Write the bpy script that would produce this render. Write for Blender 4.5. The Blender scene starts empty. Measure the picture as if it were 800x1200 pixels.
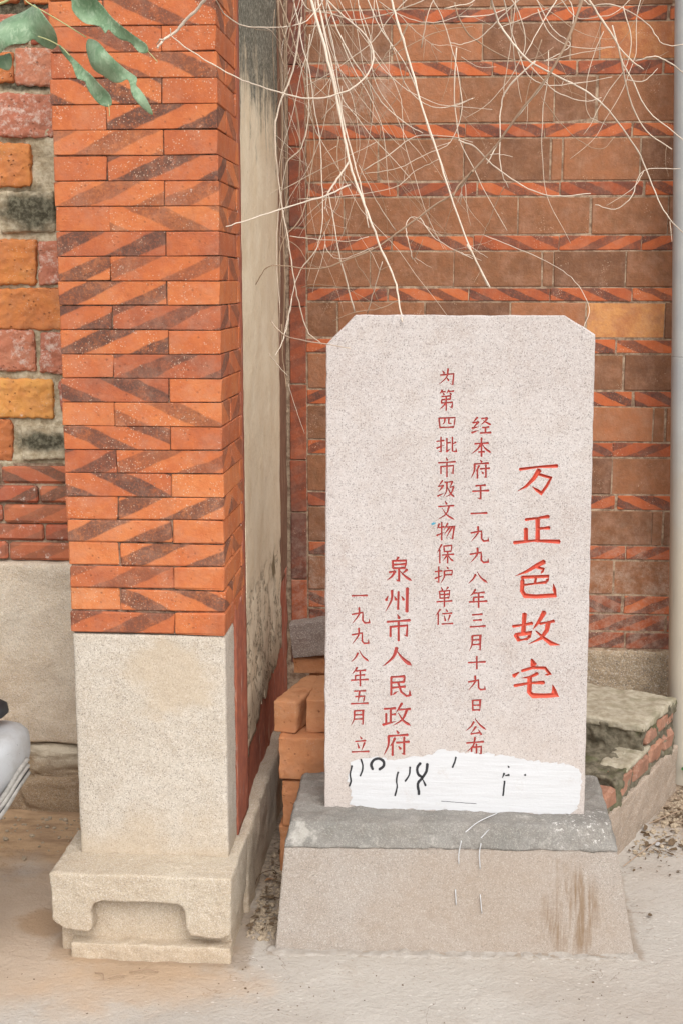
import bpy, bmesh, math, random
import numpy as np
from mathutils import Vector, noise, Matrix
from mathutils.geometry import delaunay_2d_cdt
random.seed(11)
S = bpy.context.scene
COL = S.collection
# ------------------------------------------------------------------ camera
FPX, PITCH, YAW, EYE = 1530.0, math.radians(10), math.radians(4.5), 1.5
cd = bpy.data.cameras.new('camera'); cam = bpy.data.objects.new('camera', cd); COL.objects.link(cam)
cam.location = (0, 0, EYE); cam.rotation_euler = (math.pi/2 - PITCH, 0, YAW)
cd.sensor_fit = 'VERTICAL'; cd.sensor_height = 24; cd.lens = FPX/1200*24; cd.clip_start = .05; cd.clip_end = 500
S.camera = cam
# ------------------------------------------------------------------ sky, sun, exposure (bright thin overcast)
SUN_EL, SUN_AZ = math.radians(46), math.radians(161)      # azimuth clockwise from +Y: behind the viewer
w = bpy.data.worlds.new('World'); S.world = w; w.use_nodes = True
nt = w.node_tree; bg = nt.nodes['Background']
sky = nt.nodes.new('ShaderNodeTexSky'); sky.sky_type = 'NISHITA'; sky.sun_disc = False
sky.sun_elevation = SUN_EL; sky.sun_rotation = SUN_AZ; sky.dust_density = 4; sky.air_density = 1
hs = nt.nodes.new('ShaderNodeHueSaturation'); hs.inputs['Saturation'].default_value = .12
nt.links.new(sky.outputs[0], hs.inputs['Color']); nt.links.new(hs.outputs[0], bg.inputs[0]); bg.inputs[1].default_value = .15
ld = bpy.data.lights.new('sun', 'SUN'); ld.energy = 1.0; ld.angle = math.radians(50); ld.color = (1, .95, .87)
sun = bpy.data.objects.new('sun', ld); COL.objects.link(sun)
sd = Vector((math.sin(SUN_AZ)*math.cos(SUN_EL), math.cos(SUN_AZ)*math.cos(SUN_EL), math.sin(SUN_EL)))
sun.rotation_euler = sd.to_track_quat('Z', 'Y').to_euler()
S.view_settings.view_transform = 'Standard'; S.view_settings.look = 'None'
S.view_settings.gamma = 1; S.view_settings.exposure = .54; S.view_settings.use_curve_mapping = False
S.render.engine = 'CYCLES'
S.cycles.max_bounces = 6
# ------------------------------------------------------------------ measuring: a sight line cut by a real plane
_F = Vector((-math.sin(YAW)*math.cos(PITCH), math.cos(YAW)*math.cos(PITCH), -math.sin(PITCH)))
_R = Vector((math.cos(YAW), math.sin(YAW), 0)); _U = _R.cross(_F); _C = Vector((0, 0, EYE))
def on(x, y, P, n):
    r = _F + _R*((x-400)/FPX) + _U*((600-y)/FPX); n = Vector(n)
    return _C + r*((Vector(P)-_C).dot(n)/r.dot(n))
def onY(x, y, Y): return on(x, y, (0, Y, 0), (0, 1, 0))
def onZ(x, y, Z): return on(x, y, (0, 0, Z), (0, 0, 1))
# ------------------------------------------------------------------ object helpers
def obj(name, me, mat=None, parent=None, loc=None, rot=None, mats=None):
    if isinstance(me, bmesh.types.BMesh):
        m = bpy.data.meshes.new(name); me.to_mesh(m); me.free(); me = m
    o = bpy.data.objects.new(name, me); COL.objects.link(o)
    for m in (mats or ([mat] if mat else [])):
        if m.name not in [q.name for q in me.materials]: me.materials.append(m)
    if parent: o.parent = parent
    if loc is not None: o.location = loc
    if rot is not None: o.rotation_euler = rot
    return o
def thing(name, label, cat, loc=(0, 0, 0), rz=0, group=None):
    o = bpy.data.objects.new(name, None); COL.objects.link(o); o.location = loc; o.rotation_euler = (0, 0, rz)
    o.empty_display_size = .1
    return tag(o, label, cat, group)
def tag(o, label, cat, group=None):
    o['label'] = label; o['category'] = cat
    if group: o['group'] = group
    return o
def struct(o): o['kind'] = 'structure'; return o
def stuff(o): o['kind'] = 'stuff'; return o
def smooth(o, f=True):
    for p in o.data.polygons: p.use_smooth = f
    return o
def box_bm(x0, x1, y0, y1, z0, z1, bev=0.0, jit=0.0, seg=1, bm=None):
    bm = bm or bmesh.new()
    r = bmesh.ops.create_cube(bm, size=1)
    for v in r['verts']:
        v.co = Vector((x0+(v.co.x+.5)*(x1-x0), y0+(v.co.y+.5)*(y1-y0), z0+(v.co.z+.5)*(z1-z0)))
        if jit: v.co += Vector((random.uniform(-jit, jit), random.uniform(-jit, jit), random.uniform(-jit, jit)))
    if bev:
        es = list({e for v in r['verts'] for e in v.link_edges})
        bmesh.ops.bevel(bm, geom=es, offset=bev, segments=seg, affect='EDGES', profile=.6)
    return bm
_bc = {}
def brick_mesh(w_, d_, h_, bev=.002, jit=.0010, var=3):
    """shared brick meshes, centred, one of a few worn variants"""
    k = (round(w_, 3), round(d_, 3), round(h_, 3), random.randrange(var), bev)
    if k not in _bc:
        bm = box_bm(-w_/2, w_/2, -d_/2, d_/2, -h_/2, h_/2, bev, jit)
        for v in bm.verts: v.co += Vector([random.gauss(0, jit*.45) for _ in range(3)])
        m = bpy.data.meshes.new('brick'); bm.to_mesh(m); bm.free(); _bc[k] = m
    return _bc[k]
def brick(parent, c, size, mat, tone=.5, stripe=0, off=None, amt=0.0, rot=None, name='brick', bev=.002, jit=.001):
    o = bpy.data.objects.new(name, brick_mesh(*size, bev=bev, jit=jit)); COL.objects.link(o)
    if not o.data.materials: o.data.materials.append(mat)
    elif o.data.materials[0] != mat:
        o.data = o.data.copy(); o.data.materials.clear(); o.data.materials.append(mat)
    o.parent = parent; o.location = c
    if rot: o.rotation_euler = rot
    o.color = (tone, 1.0 if stripe > 0 else 0.0, random.random() if off is None else off, amt)
    return o
def fbm(p, s, o=4, seed=0.0): return noise.fractal(Vector(p)*s + Vector((seed, seed*1.7, -seed)), 1.0, 2.0, o)
def rough(bm, amp, size, seed=0, voxel=.005,  name='stone', mat=None, parent=None, amp2=0, size2=.01, loc=None, rot=None):
    """wear a solid: voxel remesh, relax, then push along normals with noise"""
    me = bpy.data.meshes.new('tmp'); bm.to_mesh(me); bm.free()
    o = bpy.data.objects.new('tmp', me); COL.objects.link(o)
    m = o.modifiers.new('r', 'REMESH'); m.mode = 'VOXEL'; m.voxel_size = voxel
    m = o.modifiers.new('s', 'SMOOTH'); m.iterations = 3; m.factor = .6
    dg = bpy.context.evaluated_depsgraph_get(); ev = o.evaluated_get(dg)
    res = bpy.data.meshes.new_from_object(ev, depsgraph=dg)
    bpy.data.objects.remove(o)
    n = len(res.vertices); co = np.empty(n*3, np.float32); no = np.empty(n*3, np.float32)
    res.vertices.foreach_get('co', co); res.vertices.foreach_get('normal', no)
    co = co.reshape(-1, 3); no = no.reshape(-1, 3)
    dv = np.array([amp*fbm(c, 1/size, 3, seed) + (amp2*fbm(c, 1/size2, 2, seed+5) if amp2 else 0) for c in co])
    co += no*dv[:, None]
    res.vertices.foreach_set('co', co.ravel()); res.update()
    for p in res.polygons: p.use_smooth = True
    return obj(name, res, mat, parent, loc, rot)
def prism(poly, y0, y1, bm=None):
    """outline in x,z extruded along y"""
    bm = bm or bmesh.new()
    a = [bm.verts.new((x, y0, z)) for x, z in poly]; b = [bm.verts.new((x, y1, z)) for x, z in poly]
    n = len(poly); bm.faces.new(a); bm.faces.new(b[::-1])
    for i in range(n): bm.faces.new((a[(i+1) % n], a[i], b[i], b[(i+1) % n]))
    bmesh.ops.recalc_face_normals(bm, faces=bm.faces); return bm
def spline(P, sub=5):
    P = [Vector(p) for p in P]
    if len(P) < 3: return [P[0].lerp(P[-1], i/sub) for i in range(sub+1)]
    Q = [P[0]*2-P[1]] + P + [P[-1]*2-P[-2]]; out = []
    for i in range(1, len(Q)-2):
        a, b, c, d = Q[i-1:i+3]
        for k in range(sub):
            t = k/sub
            out.append(.5*((2*b)+(c-a)*t+(2*a-5*b+4*c-d)*t*t+(3*b-a-3*c+d)*t**3))
    out.append(P[-1]); return out
def tube(P, radii, bm=None, n=6):
    bm = bm or bmesh.new(); rings = []; N = len(P); up = Vector((.3, .9, .2)).normalized()
    for i, p in enumerate(P):
        t = (P[min(i+1, N-1)]-P[max(i-1, 0)])
        t = t.normalized() if t.length > 1e-9 else Vector((0, 0, 1))
        a = t.cross(up); a = a.normalized() if a.length > 1e-3 else t.orthogonal().normalized()
        b = t.cross(a); r = radii[i] if hasattr(radii, '__len__') else radii
        rings.append([bm.verts.new(p+(a*math.cos(2*math.pi*k/n)+b*math.sin(2*math.pi*k/n))*r) for k in range(n)])
    for i in range(N-1):
        for k in range(n): bm.faces.new((rings[i][k], rings[i][(k+1) % n], rings[i+1][(k+1) % n], rings[i+1][k]))
    for f in bm.faces: f.smooth = True
    bm.faces.new(rings[0][::-1]); bm.faces.new(rings[-1])
    return bm
# ------------------------------------------------------------------ material helpers
class NT:
    def __init__(s, name, rough=.85, spec=.3):
        s.m = bpy.data.materials.new(name); s.m.use_nodes = True; s.t = s.m.node_tree
        s.b = s.t.nodes['Principled BSDF']; s.b.inputs['Roughness'].default_value = rough
        s.b.inputs['Specular IOR Level'].default_value = spec
        s.pos = s.n('ShaderNodeNewGeometry').outputs['Position']
    def n(s, k, **kw):
        q = s.t.nodes.new(k)
        for a, b in kw.items(): setattr(q, a, b)
        return q
    def put(s, sock, v):
        if isinstance(v, bpy.types.NodeSocket): s.t.links.new(v, sock)
        else: sock.default_value = v
    def math(s, op, a, b=0.0, c=None, clamp=False):
        q = s.n('ShaderNodeMath', operation=op, use_clamp=clamp); s.put(q.inputs[0], a); s.put(q.inputs[1], b)
        if c is not None: s.put(q.inputs[2], c)
        return q.outputs[0]
    def noise(s, scale, detail=4, rough=.6, vec=None, dist=0.0, fac=True):
        q = s.n('ShaderNodeTexNoise'); s.put(q.inputs['Vector'], vec or s.pos); q.inputs['Scale'].default_value = scale
        q.inputs['Detail'].default_value = detail; q.inputs['Roughness'].default_value = rough; q.inputs['Distortion'].default_value = dist
        return q.outputs['Fac'] if fac else q.outputs['Color']
    def voro(s, scale, vec=None, feature='F1', out='Distance', rnd=1.0):
        q = s.n('ShaderNodeTexVoronoi', feature=feature); s.put(q.inputs['Vector'], vec or s.pos)
        q.inputs['Scale'].default_value = scale; q.inputs['Randomness'].default_value = rnd
        return q.outputs[out]
    def step(s, v, a, b):
        q = s.n('ShaderNodeMapRange'); q.interpolation_type = 'SMOOTHSTEP'
        s.put(q.inputs[0], v); s.put(q.inputs[1], a); s.put(q.inputs[2], b); return q.outputs[0]
    def mix(s, f, a, b, mode='MIX'):
        q = s.n('ShaderNodeMix', data_type='RGBA', blend_type=mode); s.put(q.inputs[0], f)
        for i, v in ((6, a), (7, b)):
            if not isinstance(v, bpy.types.NodeSocket) and len(v) == 3: v = (*v, 1)
            s.put(q.inputs[i], v)
        return q.outputs[2]
    def ramp(s, f, stops):
        q = s.n('ShaderNodeValToRGB'); s.put(q.inputs[0], f); e = q.color_ramp.elements
        while len(e) < len(stops): e.new(.5)
        for i, (p, c) in enumerate(stops): e[i].position = p; e[i].color = (*c, 1)
        return q.outputs[0]
    def scalev(s, v):
        q = s.n('ShaderNodeVectorMath', operation='MULTIPLY'); s.put(q.inputs[0], s.pos); q.inputs[1].default_value = v; return q.outputs[0]
    def xyz(s, v=None):
        q = s.n('ShaderNodeSeparateXYZ'); s.put(q.inputs[0], v or s.pos); return q.outputs
    def blob(s, c, r, wob=.5, ns=20, axes=(1, 1, 1)):
        """1 inside an irregular spot round c"""
        q = s.n('ShaderNodeVectorMath', operation='SUBTRACT'); s.put(q.inputs[0], s.pos); q.inputs[1].default_value = c
        q2 = s.n('ShaderNodeVectorMath', operation='MULTIPLY'); s.put(q2.inputs[0], q.outputs[0]); q2.inputs[1].default_value = axes
        l = s.n('ShaderNodeVectorMath', operation='LENGTH'); s.put(l.inputs[0], q2.outputs[0])
        d = s.math('ADD', l.outputs['Value'], s.math('MULTIPLY', s.math('SUBTRACT', s.noise(ns), .5), r*wob*2))
        return s.step(d, r, r*.45)
    def finish(s, col, hgt=None, dist=.002, strength=1.0):
        s.put(s.b.inputs['Base Color'], col)
        if hgt is not None:
            q = s.n('ShaderNodeBump'); q.inputs['Distance'].default_value = dist; q.inputs['Strength'].default_value = strength
            s.put(q.inputs['Height'], hgt); s.put(s.b.inputs['Normal'], q.outputs[0])
        return s.m
def brick_mat(name, ramp, dark=(.12, .055, .05), speck=.0, speckcol=(.56, .40, .29), pits=0.0, streak=0.0, white=0.0, bump=.0018, dirt=.3, period=.15, veil=.25, lime=0.0):
    k = NT(name, .9, .2)
    oi = k.n('ShaderNodeObjectInfo'); c = k.n('ShaderNodeSeparateColor'); k.put(c.inputs[0], oi.outputs['Color'])
    tone, dirn, off, amt = c.outputs[0], c.outputs[1], c.outputs[2], oi.outputs['Alpha']
    n1 = k.noise(14, 5, .65); n2 = k.noise(120, 3, .7); n3 = k.noise(45, 5, .7)
    t = k.math('ADD', tone, k.math('MULTIPLY', k.math('SUBTRACT', n1, .5), .55))
    t = k.math('ADD', t, k.math('MULTIPLY', k.math('SUBTRACT', n3, .5), .35), clamp=True)
    col = k.ramp(t, ramp)
    if streak:
        st = k.noise(1, 5, .7, vec=k.scalev((38, 38, 9)), dist=.4)
        col = k.mix(k.math('MULTIPLY', k.step(st, .5, .8), streak), col, (.46, .31, .21))
    # kiln marks: slanting bands, fixed to each brick
    tc = k.n('ShaderNodeTexCoord'); o = k.xyz(tc.outputs['Object'])
    kk = k.math('MULTIPLY_ADD', dirn, -4.4, 2.2)
    u = k.math('ADD', k.math('ADD', o[0], o[1]), k.math('MULTIPLY', o[2], kk))
    u = k.math('ADD', u, k.math('MULTIPLY', k.math('SUBTRACT', k.noise(16, 2), .5), .030))
    fr = k.math('FRACT', k.math('ADD', k.math('DIVIDE', u, period), off))
    wv = k.math('MULTIPLY_ADD', k.noise(5, 1), .20, .11)
    band = k.step(k.math('ABSOLUTE', k.math('SUBTRACT', fr, .5)), k.math('ADD', wv, .05), k.math('SUBTRACT', wv, .01))
    wear = k.math('MULTIPLY', k.math('MULTIPLY_ADD', k.step(n3, .72, .45), .45, .55), k.math('MULTIPLY_ADD', k.step(k.noise(200, 3, .8), .66, .5), .5, .5))
    band = k.math('MULTIPLY', k.math('MULTIPLY', band, amt), wear)
    col = k.mix(band, col, dark)
    col = k.mix(k.math('MULTIPLY', k.step(n2, .35, .75), .35), col, k.mix(.5, col, (.9, .6, .4), 'MULTIPLY'))
    if speck:
        sp = k.math('MULTIPLY', k.step(k.voro(170), .30, .12), k.step(k.noise(16, 3), .58-speck*.16, .66-speck*.06))
        col = k.mix(k.math('MULTIPLY', sp, .75), col, speckcol)
    if white:
        wn = k.step(k.noise(34, 7, .8), .64-white*.20, .70-white*.06)
        col = k.mix(k.math('MULTIPLY', wn, .75), col, (.68, .56, .48))
    col = k.mix(k.math('MULTIPLY', k.step(k.noise(19, 6, .75), .42, .72), veil), col, (.43, .25, .175))
    dn = k.step(k.noise(9, 5, .7), .5, .8)
    col = k.mix(k.math('MULTIPLY', dn, dirt), col, (.13, .075, .05))
    h = k.math('ADD', k.math('MULTIPLY', n2, .5), n3)
    if lime:                                       # bloom of salts low on the wall
        lz = k.step(k.math('ADD', k.xyz()[2], k.math('MULTIPLY', k.noise(7), .3)), 1.02, .72)
        lz = k.math('MAXIMUM', lz, k.math('MAXIMUM', k.blob((-.27, 4, 2.07), .17, .5, 8), k.blob((.30, 4, .80), .1, .5, 8)))
        lm = k.math('MULTIPLY', lz, k.step(k.noise(24, 6, .8), .42, .66)); col = k.mix(k.math('MULTIPLY', lm, lime*.6), col, (.44, .33, .26))
    if pits:
        pv = k.step(k.voro(75, vec=None), .26, .1)
        pm = k.math('MULTIPLY', pv, k.step(k.noise(30, 2), .45, .6))
        h = k.math('SUBTRACT', h, k.math('MULTIPLY', pm, pits)); col = k.mix(k.math('MULTIPLY', pm, .45), col, (.16, .065, .04))
    return k.finish(col, h, bump)
def granite(name, base, alt, dark=(.14, .12, .11), light=(.75, .7, .64), sc=1.0, dk=.5, lt=.5, bump=.0015, extra=None, big=.5):
    k = NT(name, .85, .25)
    n1 = k.noise(6, 5, .65); n2 = k.noise(60*sc, 4, .7)
    col = k.mix(k.step(n1, .5-big*.25, .5+big*.3), base, alt)
    col = k.mix(k.math('MULTIPLY', k.step(n2, .3, .7), .35), col, k.mix(.6, col, (.8, .72, .66), 'MULTIPLY'))
    blot = k.noise(17, 6, .7)
    col = k.mix(k.math('MULTIPLY', k.step(blot, .42, .7), .45), col, k.mix(.75, col, (.84, .76, .68), 'MULTIPLY'))
    cellc = k.n('ShaderNodeSeparateColor'); k.put(cellc.inputs[0], k.voro(520*sc, out='Color'))
    col = k.mix(k.math('MULTIPLY', k.step(cellc.outputs[0], .62, .95), lt), col, light)
    col = k.mix(k.math('MULTIPLY', k.step(cellc.outputs[1], .70, 1.0), min(1, dk)), col, dark)
    c2 = k.n('ShaderNodeSeparateColor'); k.put(c2.inputs[0], k.voro(210*sc, out='Color')); v2 = k.voro(210*sc)
    col = k.mix(k.math('MULTIPLY', k.math('MULTIPLY', k.step(c2.outputs[0], .78, .93), k.step(v2, .45, .15)), min(1, dk*1.3)), col, dark)
    hz = k.math('MULTIPLY', k.noise(230, 3, .8), .5)
    if extra: col = extra(k, col)
    h = k.math('ADD', hz, n2)
    return k.finish(col, h, bump)
def plain(name, col, rough_=.6, spec=.4, var=.15, sc=30, bump=0.0, metal=0.0):
    k = NT(name, rough_, spec); k.b.inputs['Metallic'].default_value = metal
    n = k.noise(sc, 5, .65); c = k.mix(k.step(n, .3, .75), col, tuple(x*(1-var) for x in col))
    return k.finish(c, n if bump else None, bump or .001)
# ------------------------------------------------------------------ materials
PIERR = [(.05, (.20, .08, .055)), (.3, (.36, .105, .05)), (.5, (.455, .132, .050)), (.72, (.54, .185, .068)), (.95, (.60, .29, .15))]
M_pier = brick_mat('pier brick', PIERR, speck=.8, dirt=.32, white=.02, veil=.28, dark=(.115, .056, .042), pits=.22, bump=.0026, period=.175)
M_wallthin = brick_mat('wall thin brick', [(.05, (.14, .055, .04)), (.35, (.34, .09, .04)), (.6, (.47, .125, .045)), (.9, (.52, .19, .08))], dirt=.5, speck=.35, lime=.8, dark=(.10, .05, .04), period=.125)
M_wallbig = brick_mat('wall large brown brick', [(.05, (.125, .065, .042)), (.35, (.215, .10, .052)), (.55, (.30, .13, .065)), (.75, (.38, .145, .065)), (.95, (.56, .27, .10))], dirt=.4, streak=.22, speck=.15, veil=.35, bump=.003, lime=.9)
M_old = brick_mat('weathered orange brick', [(.05, (.28, .11, .065)), (.4, (.48, .165, .06)), (.6, (.57, .21, .065)), (.9, (.66, .32, .09))], white=.15, veil=.25, pits=1.3, dirt=.35, speck=.15, bump=.003)
M_oldwhite = brick_mat('lime stained red brick', [(.05, (.36, .13, .09)), (.5, (.46, .17, .1)), (.9, (.52, .24, .14))], pits=.6, dirt=.35, white=.75, bump=.004)
M_oldred = brick_mat('aged red brick with lime bloom', [(.05, (.22, .08, .055)), (.45, (.40, .11, .06)), (.9, (.50, .17, .08))], dirt=.35, white=.35, dark=(.15, .085, .06))
M_loose = brick_mat('loose orange brick', [(.05, (.36, .15, .08)), (.5, (.52, .235, .11)), (.9, (.60, .33, .18))], pits=.5, dirt=.18, speck=.1, bump=.003)
M_rubred = brick_mat('mortar smeared red brick', [(.1, (.22, .13, .095)), (.5, (.30, .15, .10)), (.9, (.42, .22, .12))], dirt=.7, white=.3, veil=.6, bump=.004)
def mortar_mat(name, a, b, moss=0.0, dark=(.10, .085, .06), extra=None):
    k = NT(name, .95, .1); n = k.noise(40, 6, .7); n1 = k.noise(8, 4, .6)
    col = k.mix(k.step(n, .35, .65), a, b)
    if moss: col = k.mix(k.math('MULTIPLY', k.step(n1, .52, .66), moss), col, dark)
    if extra: col = extra(k, col)
    return k.finish(col, k.math('ADD', n, k.math('MULTIPLY', k.noise(160, 3), .4)), .004)
M_mortar = mortar_mat('lime mortar', (.48, .42, .33), (.30, .25, .19), .25)
def ex_leftm(k, col):
    p1 = onY(40, 247, 3.4); p2 = onY(50, 518, 3.4); p3 = onY(35, 100, 3.4); p4 = onY(30, 5, 3.4)
    for p, r, ax in ((p1, .10, (.85, 1, 1.5)), (p2, .085, (.8, 1, 2.4)), (p3, .07, (.7, 1, 4)), (p4, .14, (.6, 1, 1.6))):
        q = k.blob(tuple(p), r, .45, 30, ax)
        col = k.mix(k.math('MULTIPLY', q, .92), col, k.mix(k.step(k.noise(70, 4, .7), .4, .66), (.035, .033, .022), (.16, .15, .105)))
    return col
M_mortar_left = mortar_mat('rough lime mortar with mould', (.55, .47, .34), (.33, .26, .165), .10, extra=ex_leftm)
M_joint = mortar_mat('pale joint mortar', (.43, .32, .225), (.19, .12, .08))
M_pierjoint = mortar_mat('tight brick joint', (.34, .22, .155), (.07, .04, .03))
M_stone_pier = granite('dressed granite of the pier', (.47, .415, .345), (.50, .45, .385), dk=.5, lt=.4,
    extra=lambda k, c: k.mix(k.math('MULTIPLY', k.math('MAXIMUM', k.blob((-.60, 2.771, .62), .12, .7, 14), k.step(k.math('ADD', k.xyz()[2], k.math('MULTIPLY', k.noise(8), .3)), .47, .33)), .55), c, (.45, .355, .25)))
M_stone_base = granite('worn granite of the pier base', (.49, .425, .335), (.44, .365, .275), dk=.35, lt=.35, bump=.003, big=1,
    extra=lambda k, c: k.mix(k.math('MULTIPLY', k.step(k.xyz()[2], .13, .0), .30), c, (.47, .34, .22)))
M_slabstone = granite('granite wall slab', (.63, .545, .435), (.56, .45, .33), dk=.35, lt=.5, bump=.005, big=1,
    extra=lambda k, c: k.mix(k.math('MULTIPLY', k.math('MULTIPLY', k.step(k.xyz()[2], .62, .25), k.step(k.noise(7), .3, .7)), .5), c, (.42, .29, .18)))
M_rock = granite('foundation rock', (.36, .26, .16), (.27, .18, .11), dk=.35, lt=.25, bump=.006, big=1,
    extra=lambda k, c: k.mix(k.math('MULTIPLY', k.step(k.xyz()[2], .13, .2), k.step(k.noise(10), .35, .6)), c, (.55, .47, .36)))
M_stele = granite('pinkish white granite', (.49, .448, .430), (.455, .408, .388), dark=(.14, .125, .12), light=(.66, .635, .62), dk=.52, lt=.38, bump=.0008,
    extra=lambda k, c: k.mix(k.math('MULTIPLY', k.step(k.math('ADD', k.xyz()[2], k.math('MULTIPLY', k.noise(9), .3)), .75, .5), .35), c, (.49, .42, .37)))
def ex_ped(k, c):
    st = k.noise(1, 4, .65, vec=k.scalev((85, 60, 5)), dist=.3)
    m = k.blob((.300, 2.74, .10), .12, .35, 25, (1.35, 1, .75))
    c = k.mix(k.math('MULTIPLY', k.math('MULTIPLY', k.step(st, .38, .66), m), .95), c, (.17, .105, .055))
    m2 = k.blob((.15, 2.74, .06), .3, .5, 8, (.7, 1, 1.2))
    return k.mix(k.math('MULTIPLY', m2, .22), c, (.36, .27, .20))
M_ped = granite('sawn pinkish grey granite', (.35, .31, .275), (.325, .28, .24), dk=.4, lt=.22, bump=.0012, extra=ex_ped)
def ex_cap(k, c):
    m = k.step(k.noise(7, 5, .7), .58, .68)
    c = k.mix(k.math('MULTIPLY', m, .5), c, (.55, .52, .47))
    m = k.blob((.33, 2.83, .3), .10, .8, 30, (1, 1, 1))
    return k.mix(k.math('MULTIPLY', k.math('MULTIPLY', m, k.step(k.noise(75, 4, .8), .56, .64)), .7), c, (.78, .75, .71))
M_cap = granite('grey cement cap', (.27, .255, .235), (.17, .165, .15), dk=.4, lt=.15, bump=.003, big=1, extra=ex_cap)
M_rub = granite('rough brown granite block', (.41, .325, .255), (.32, .25, .19), dk=.4, lt=.3, bump=.005, big=1)
M_rubmortar = mortar_mat('mossy broken mortar', (.19, .165, .12), (.09, .078, .055), .7, (.085, .09, .04))
M_rubtop = mortar_mat('pale mortar bed', (.44, .395, .31), (.31, .27, .195), .6, (.20, .18, .11))
M_tile = granite('sooty grey tile', (.32, .285, .265), (.22, .165, .145), dk=.3, lt=.3, bump=.003, big=1)
M_plinth = granite('hammered granite plinth', (.40, .31, .21), (.31, .235, .155), dk=.55, lt=.35, bump=.007, sc=.6)
def plaster_col():
    k = NT('stained cream plaster', .92, .15); x = k.xyz()
    n = k.noise(8, 6, .65); st = k.noise(1, 6, .75, vec=k.scalev((20, 16, 3.2)), dist=.9)
    col = k.mix(k.step(n, .3, .7), (.70, .605, .455), (.62, .51, .36))
    col = k.mix(k.math('MULTIPLY', k.step(st, .45, .7), .22), col, (.76, .69, .58))
    col = k.mix(k.math('MULTIPLY', k.step(k.noise(110, 4, .75), .52, .72), .4), col, (.40, .31, .21))
    col = k.mix(k.math('MULTIPLY', k.step(k.noise(23, 5, .75), .56, .7), .35), col, (.46, .36, .24))
    # black mould growing down from the top
    e = k.math('ADD', x[2], k.math('MULTIPLY', k.math('SUBTRACT', st, .5), .8))
    e = k.math('ADD', e, k.math('MULTIPLY', k.math('SUBTRACT', k.noise(35, 5, .8), .5), .22))
    e = k.math('ADD', e, k.math('MULTIPLY', k.math('SUBTRACT', k.noise(12, 4, .7), .5), .3))
    mo = k.step(e, 1.82, 2.03)
    mc = k.mix(k.step(k.noise(110, 5, .8), .46, .62), (.07, .072, .058), (.30, .29, .24))
    col = k.mix(k.math('MULTIPLY', mo, .93), col, mc)
    # broken, dirty foot
    e2 = k.math('ADD', x[2], k.math('MULTIPLY', k.math('SUBTRACT', k.noise(11, 5, .7), .5), .5))
    col = k.mix(k.math('MULTIPLY', k.step(e2, .62, .42), .7), col, (.34, .255, .18))
    cr = k.noise(8, 7, .72, dist=.3); crk = k.step(k.math('ABSOLUTE', k.math('SUBTRACT', cr, .5)), .014, .004)
    crk = k.math('MULTIPLY', crk, k.step(x[2], .78, .66)); col = k.mix(k.math('MULTIPLY', crk, .5), col, (.09, .065, .04))
    spot = k.blob((-.474, 3.60, .70), .05, .5, 30, (1, .8, 1)); col = k.mix(k.math('MULTIPLY', spot, .85), col, (.12, .085, .035))
    return k.finish(col, k.math('SUBTRACT', k.math('ADD', n, k.math('MULTIPLY', k.noise(60, 4), .4)), k.math('MULTIPLY', crk, 1.5)), .005)
M_plaster = plaster_col()
def redplaster():
    k = NT('peeling red render', .9, .2); st = k.noise(1, 5, .7, vec=k.scalev((40, 30, 8))); n = k.noise(30, 5, .7)
    col = k.mix(k.step(n, .3, .7), (.40, .13, .075), (.27, .09, .06))
    col = k.mix(k.math('MULTIPLY', k.step(st, .55, .68), .6), col, (.52, .40, .32))
    return k.finish(col, k.math('ADD', n, st), .003)
M_redrender = redplaster()
def brownrender():
    k = NT('weathered brown render', .92, .15); st = k.noise(1, 5, .7, vec=k.scalev((60, 60, 5))); n = k.noise(25, 5, .7)
    col = k.mix(k.step(st, .35, .65), (.17, .085, .055), (.28, .17, .115))
    col = k.mix(k.math('MULTIPLY', k.step(n, .5, .7), .5), col, (.13, .08, .05)); return k.finish(col, k.math('ADD', n, st), .004)
M_brownrender = brownrender()
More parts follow.
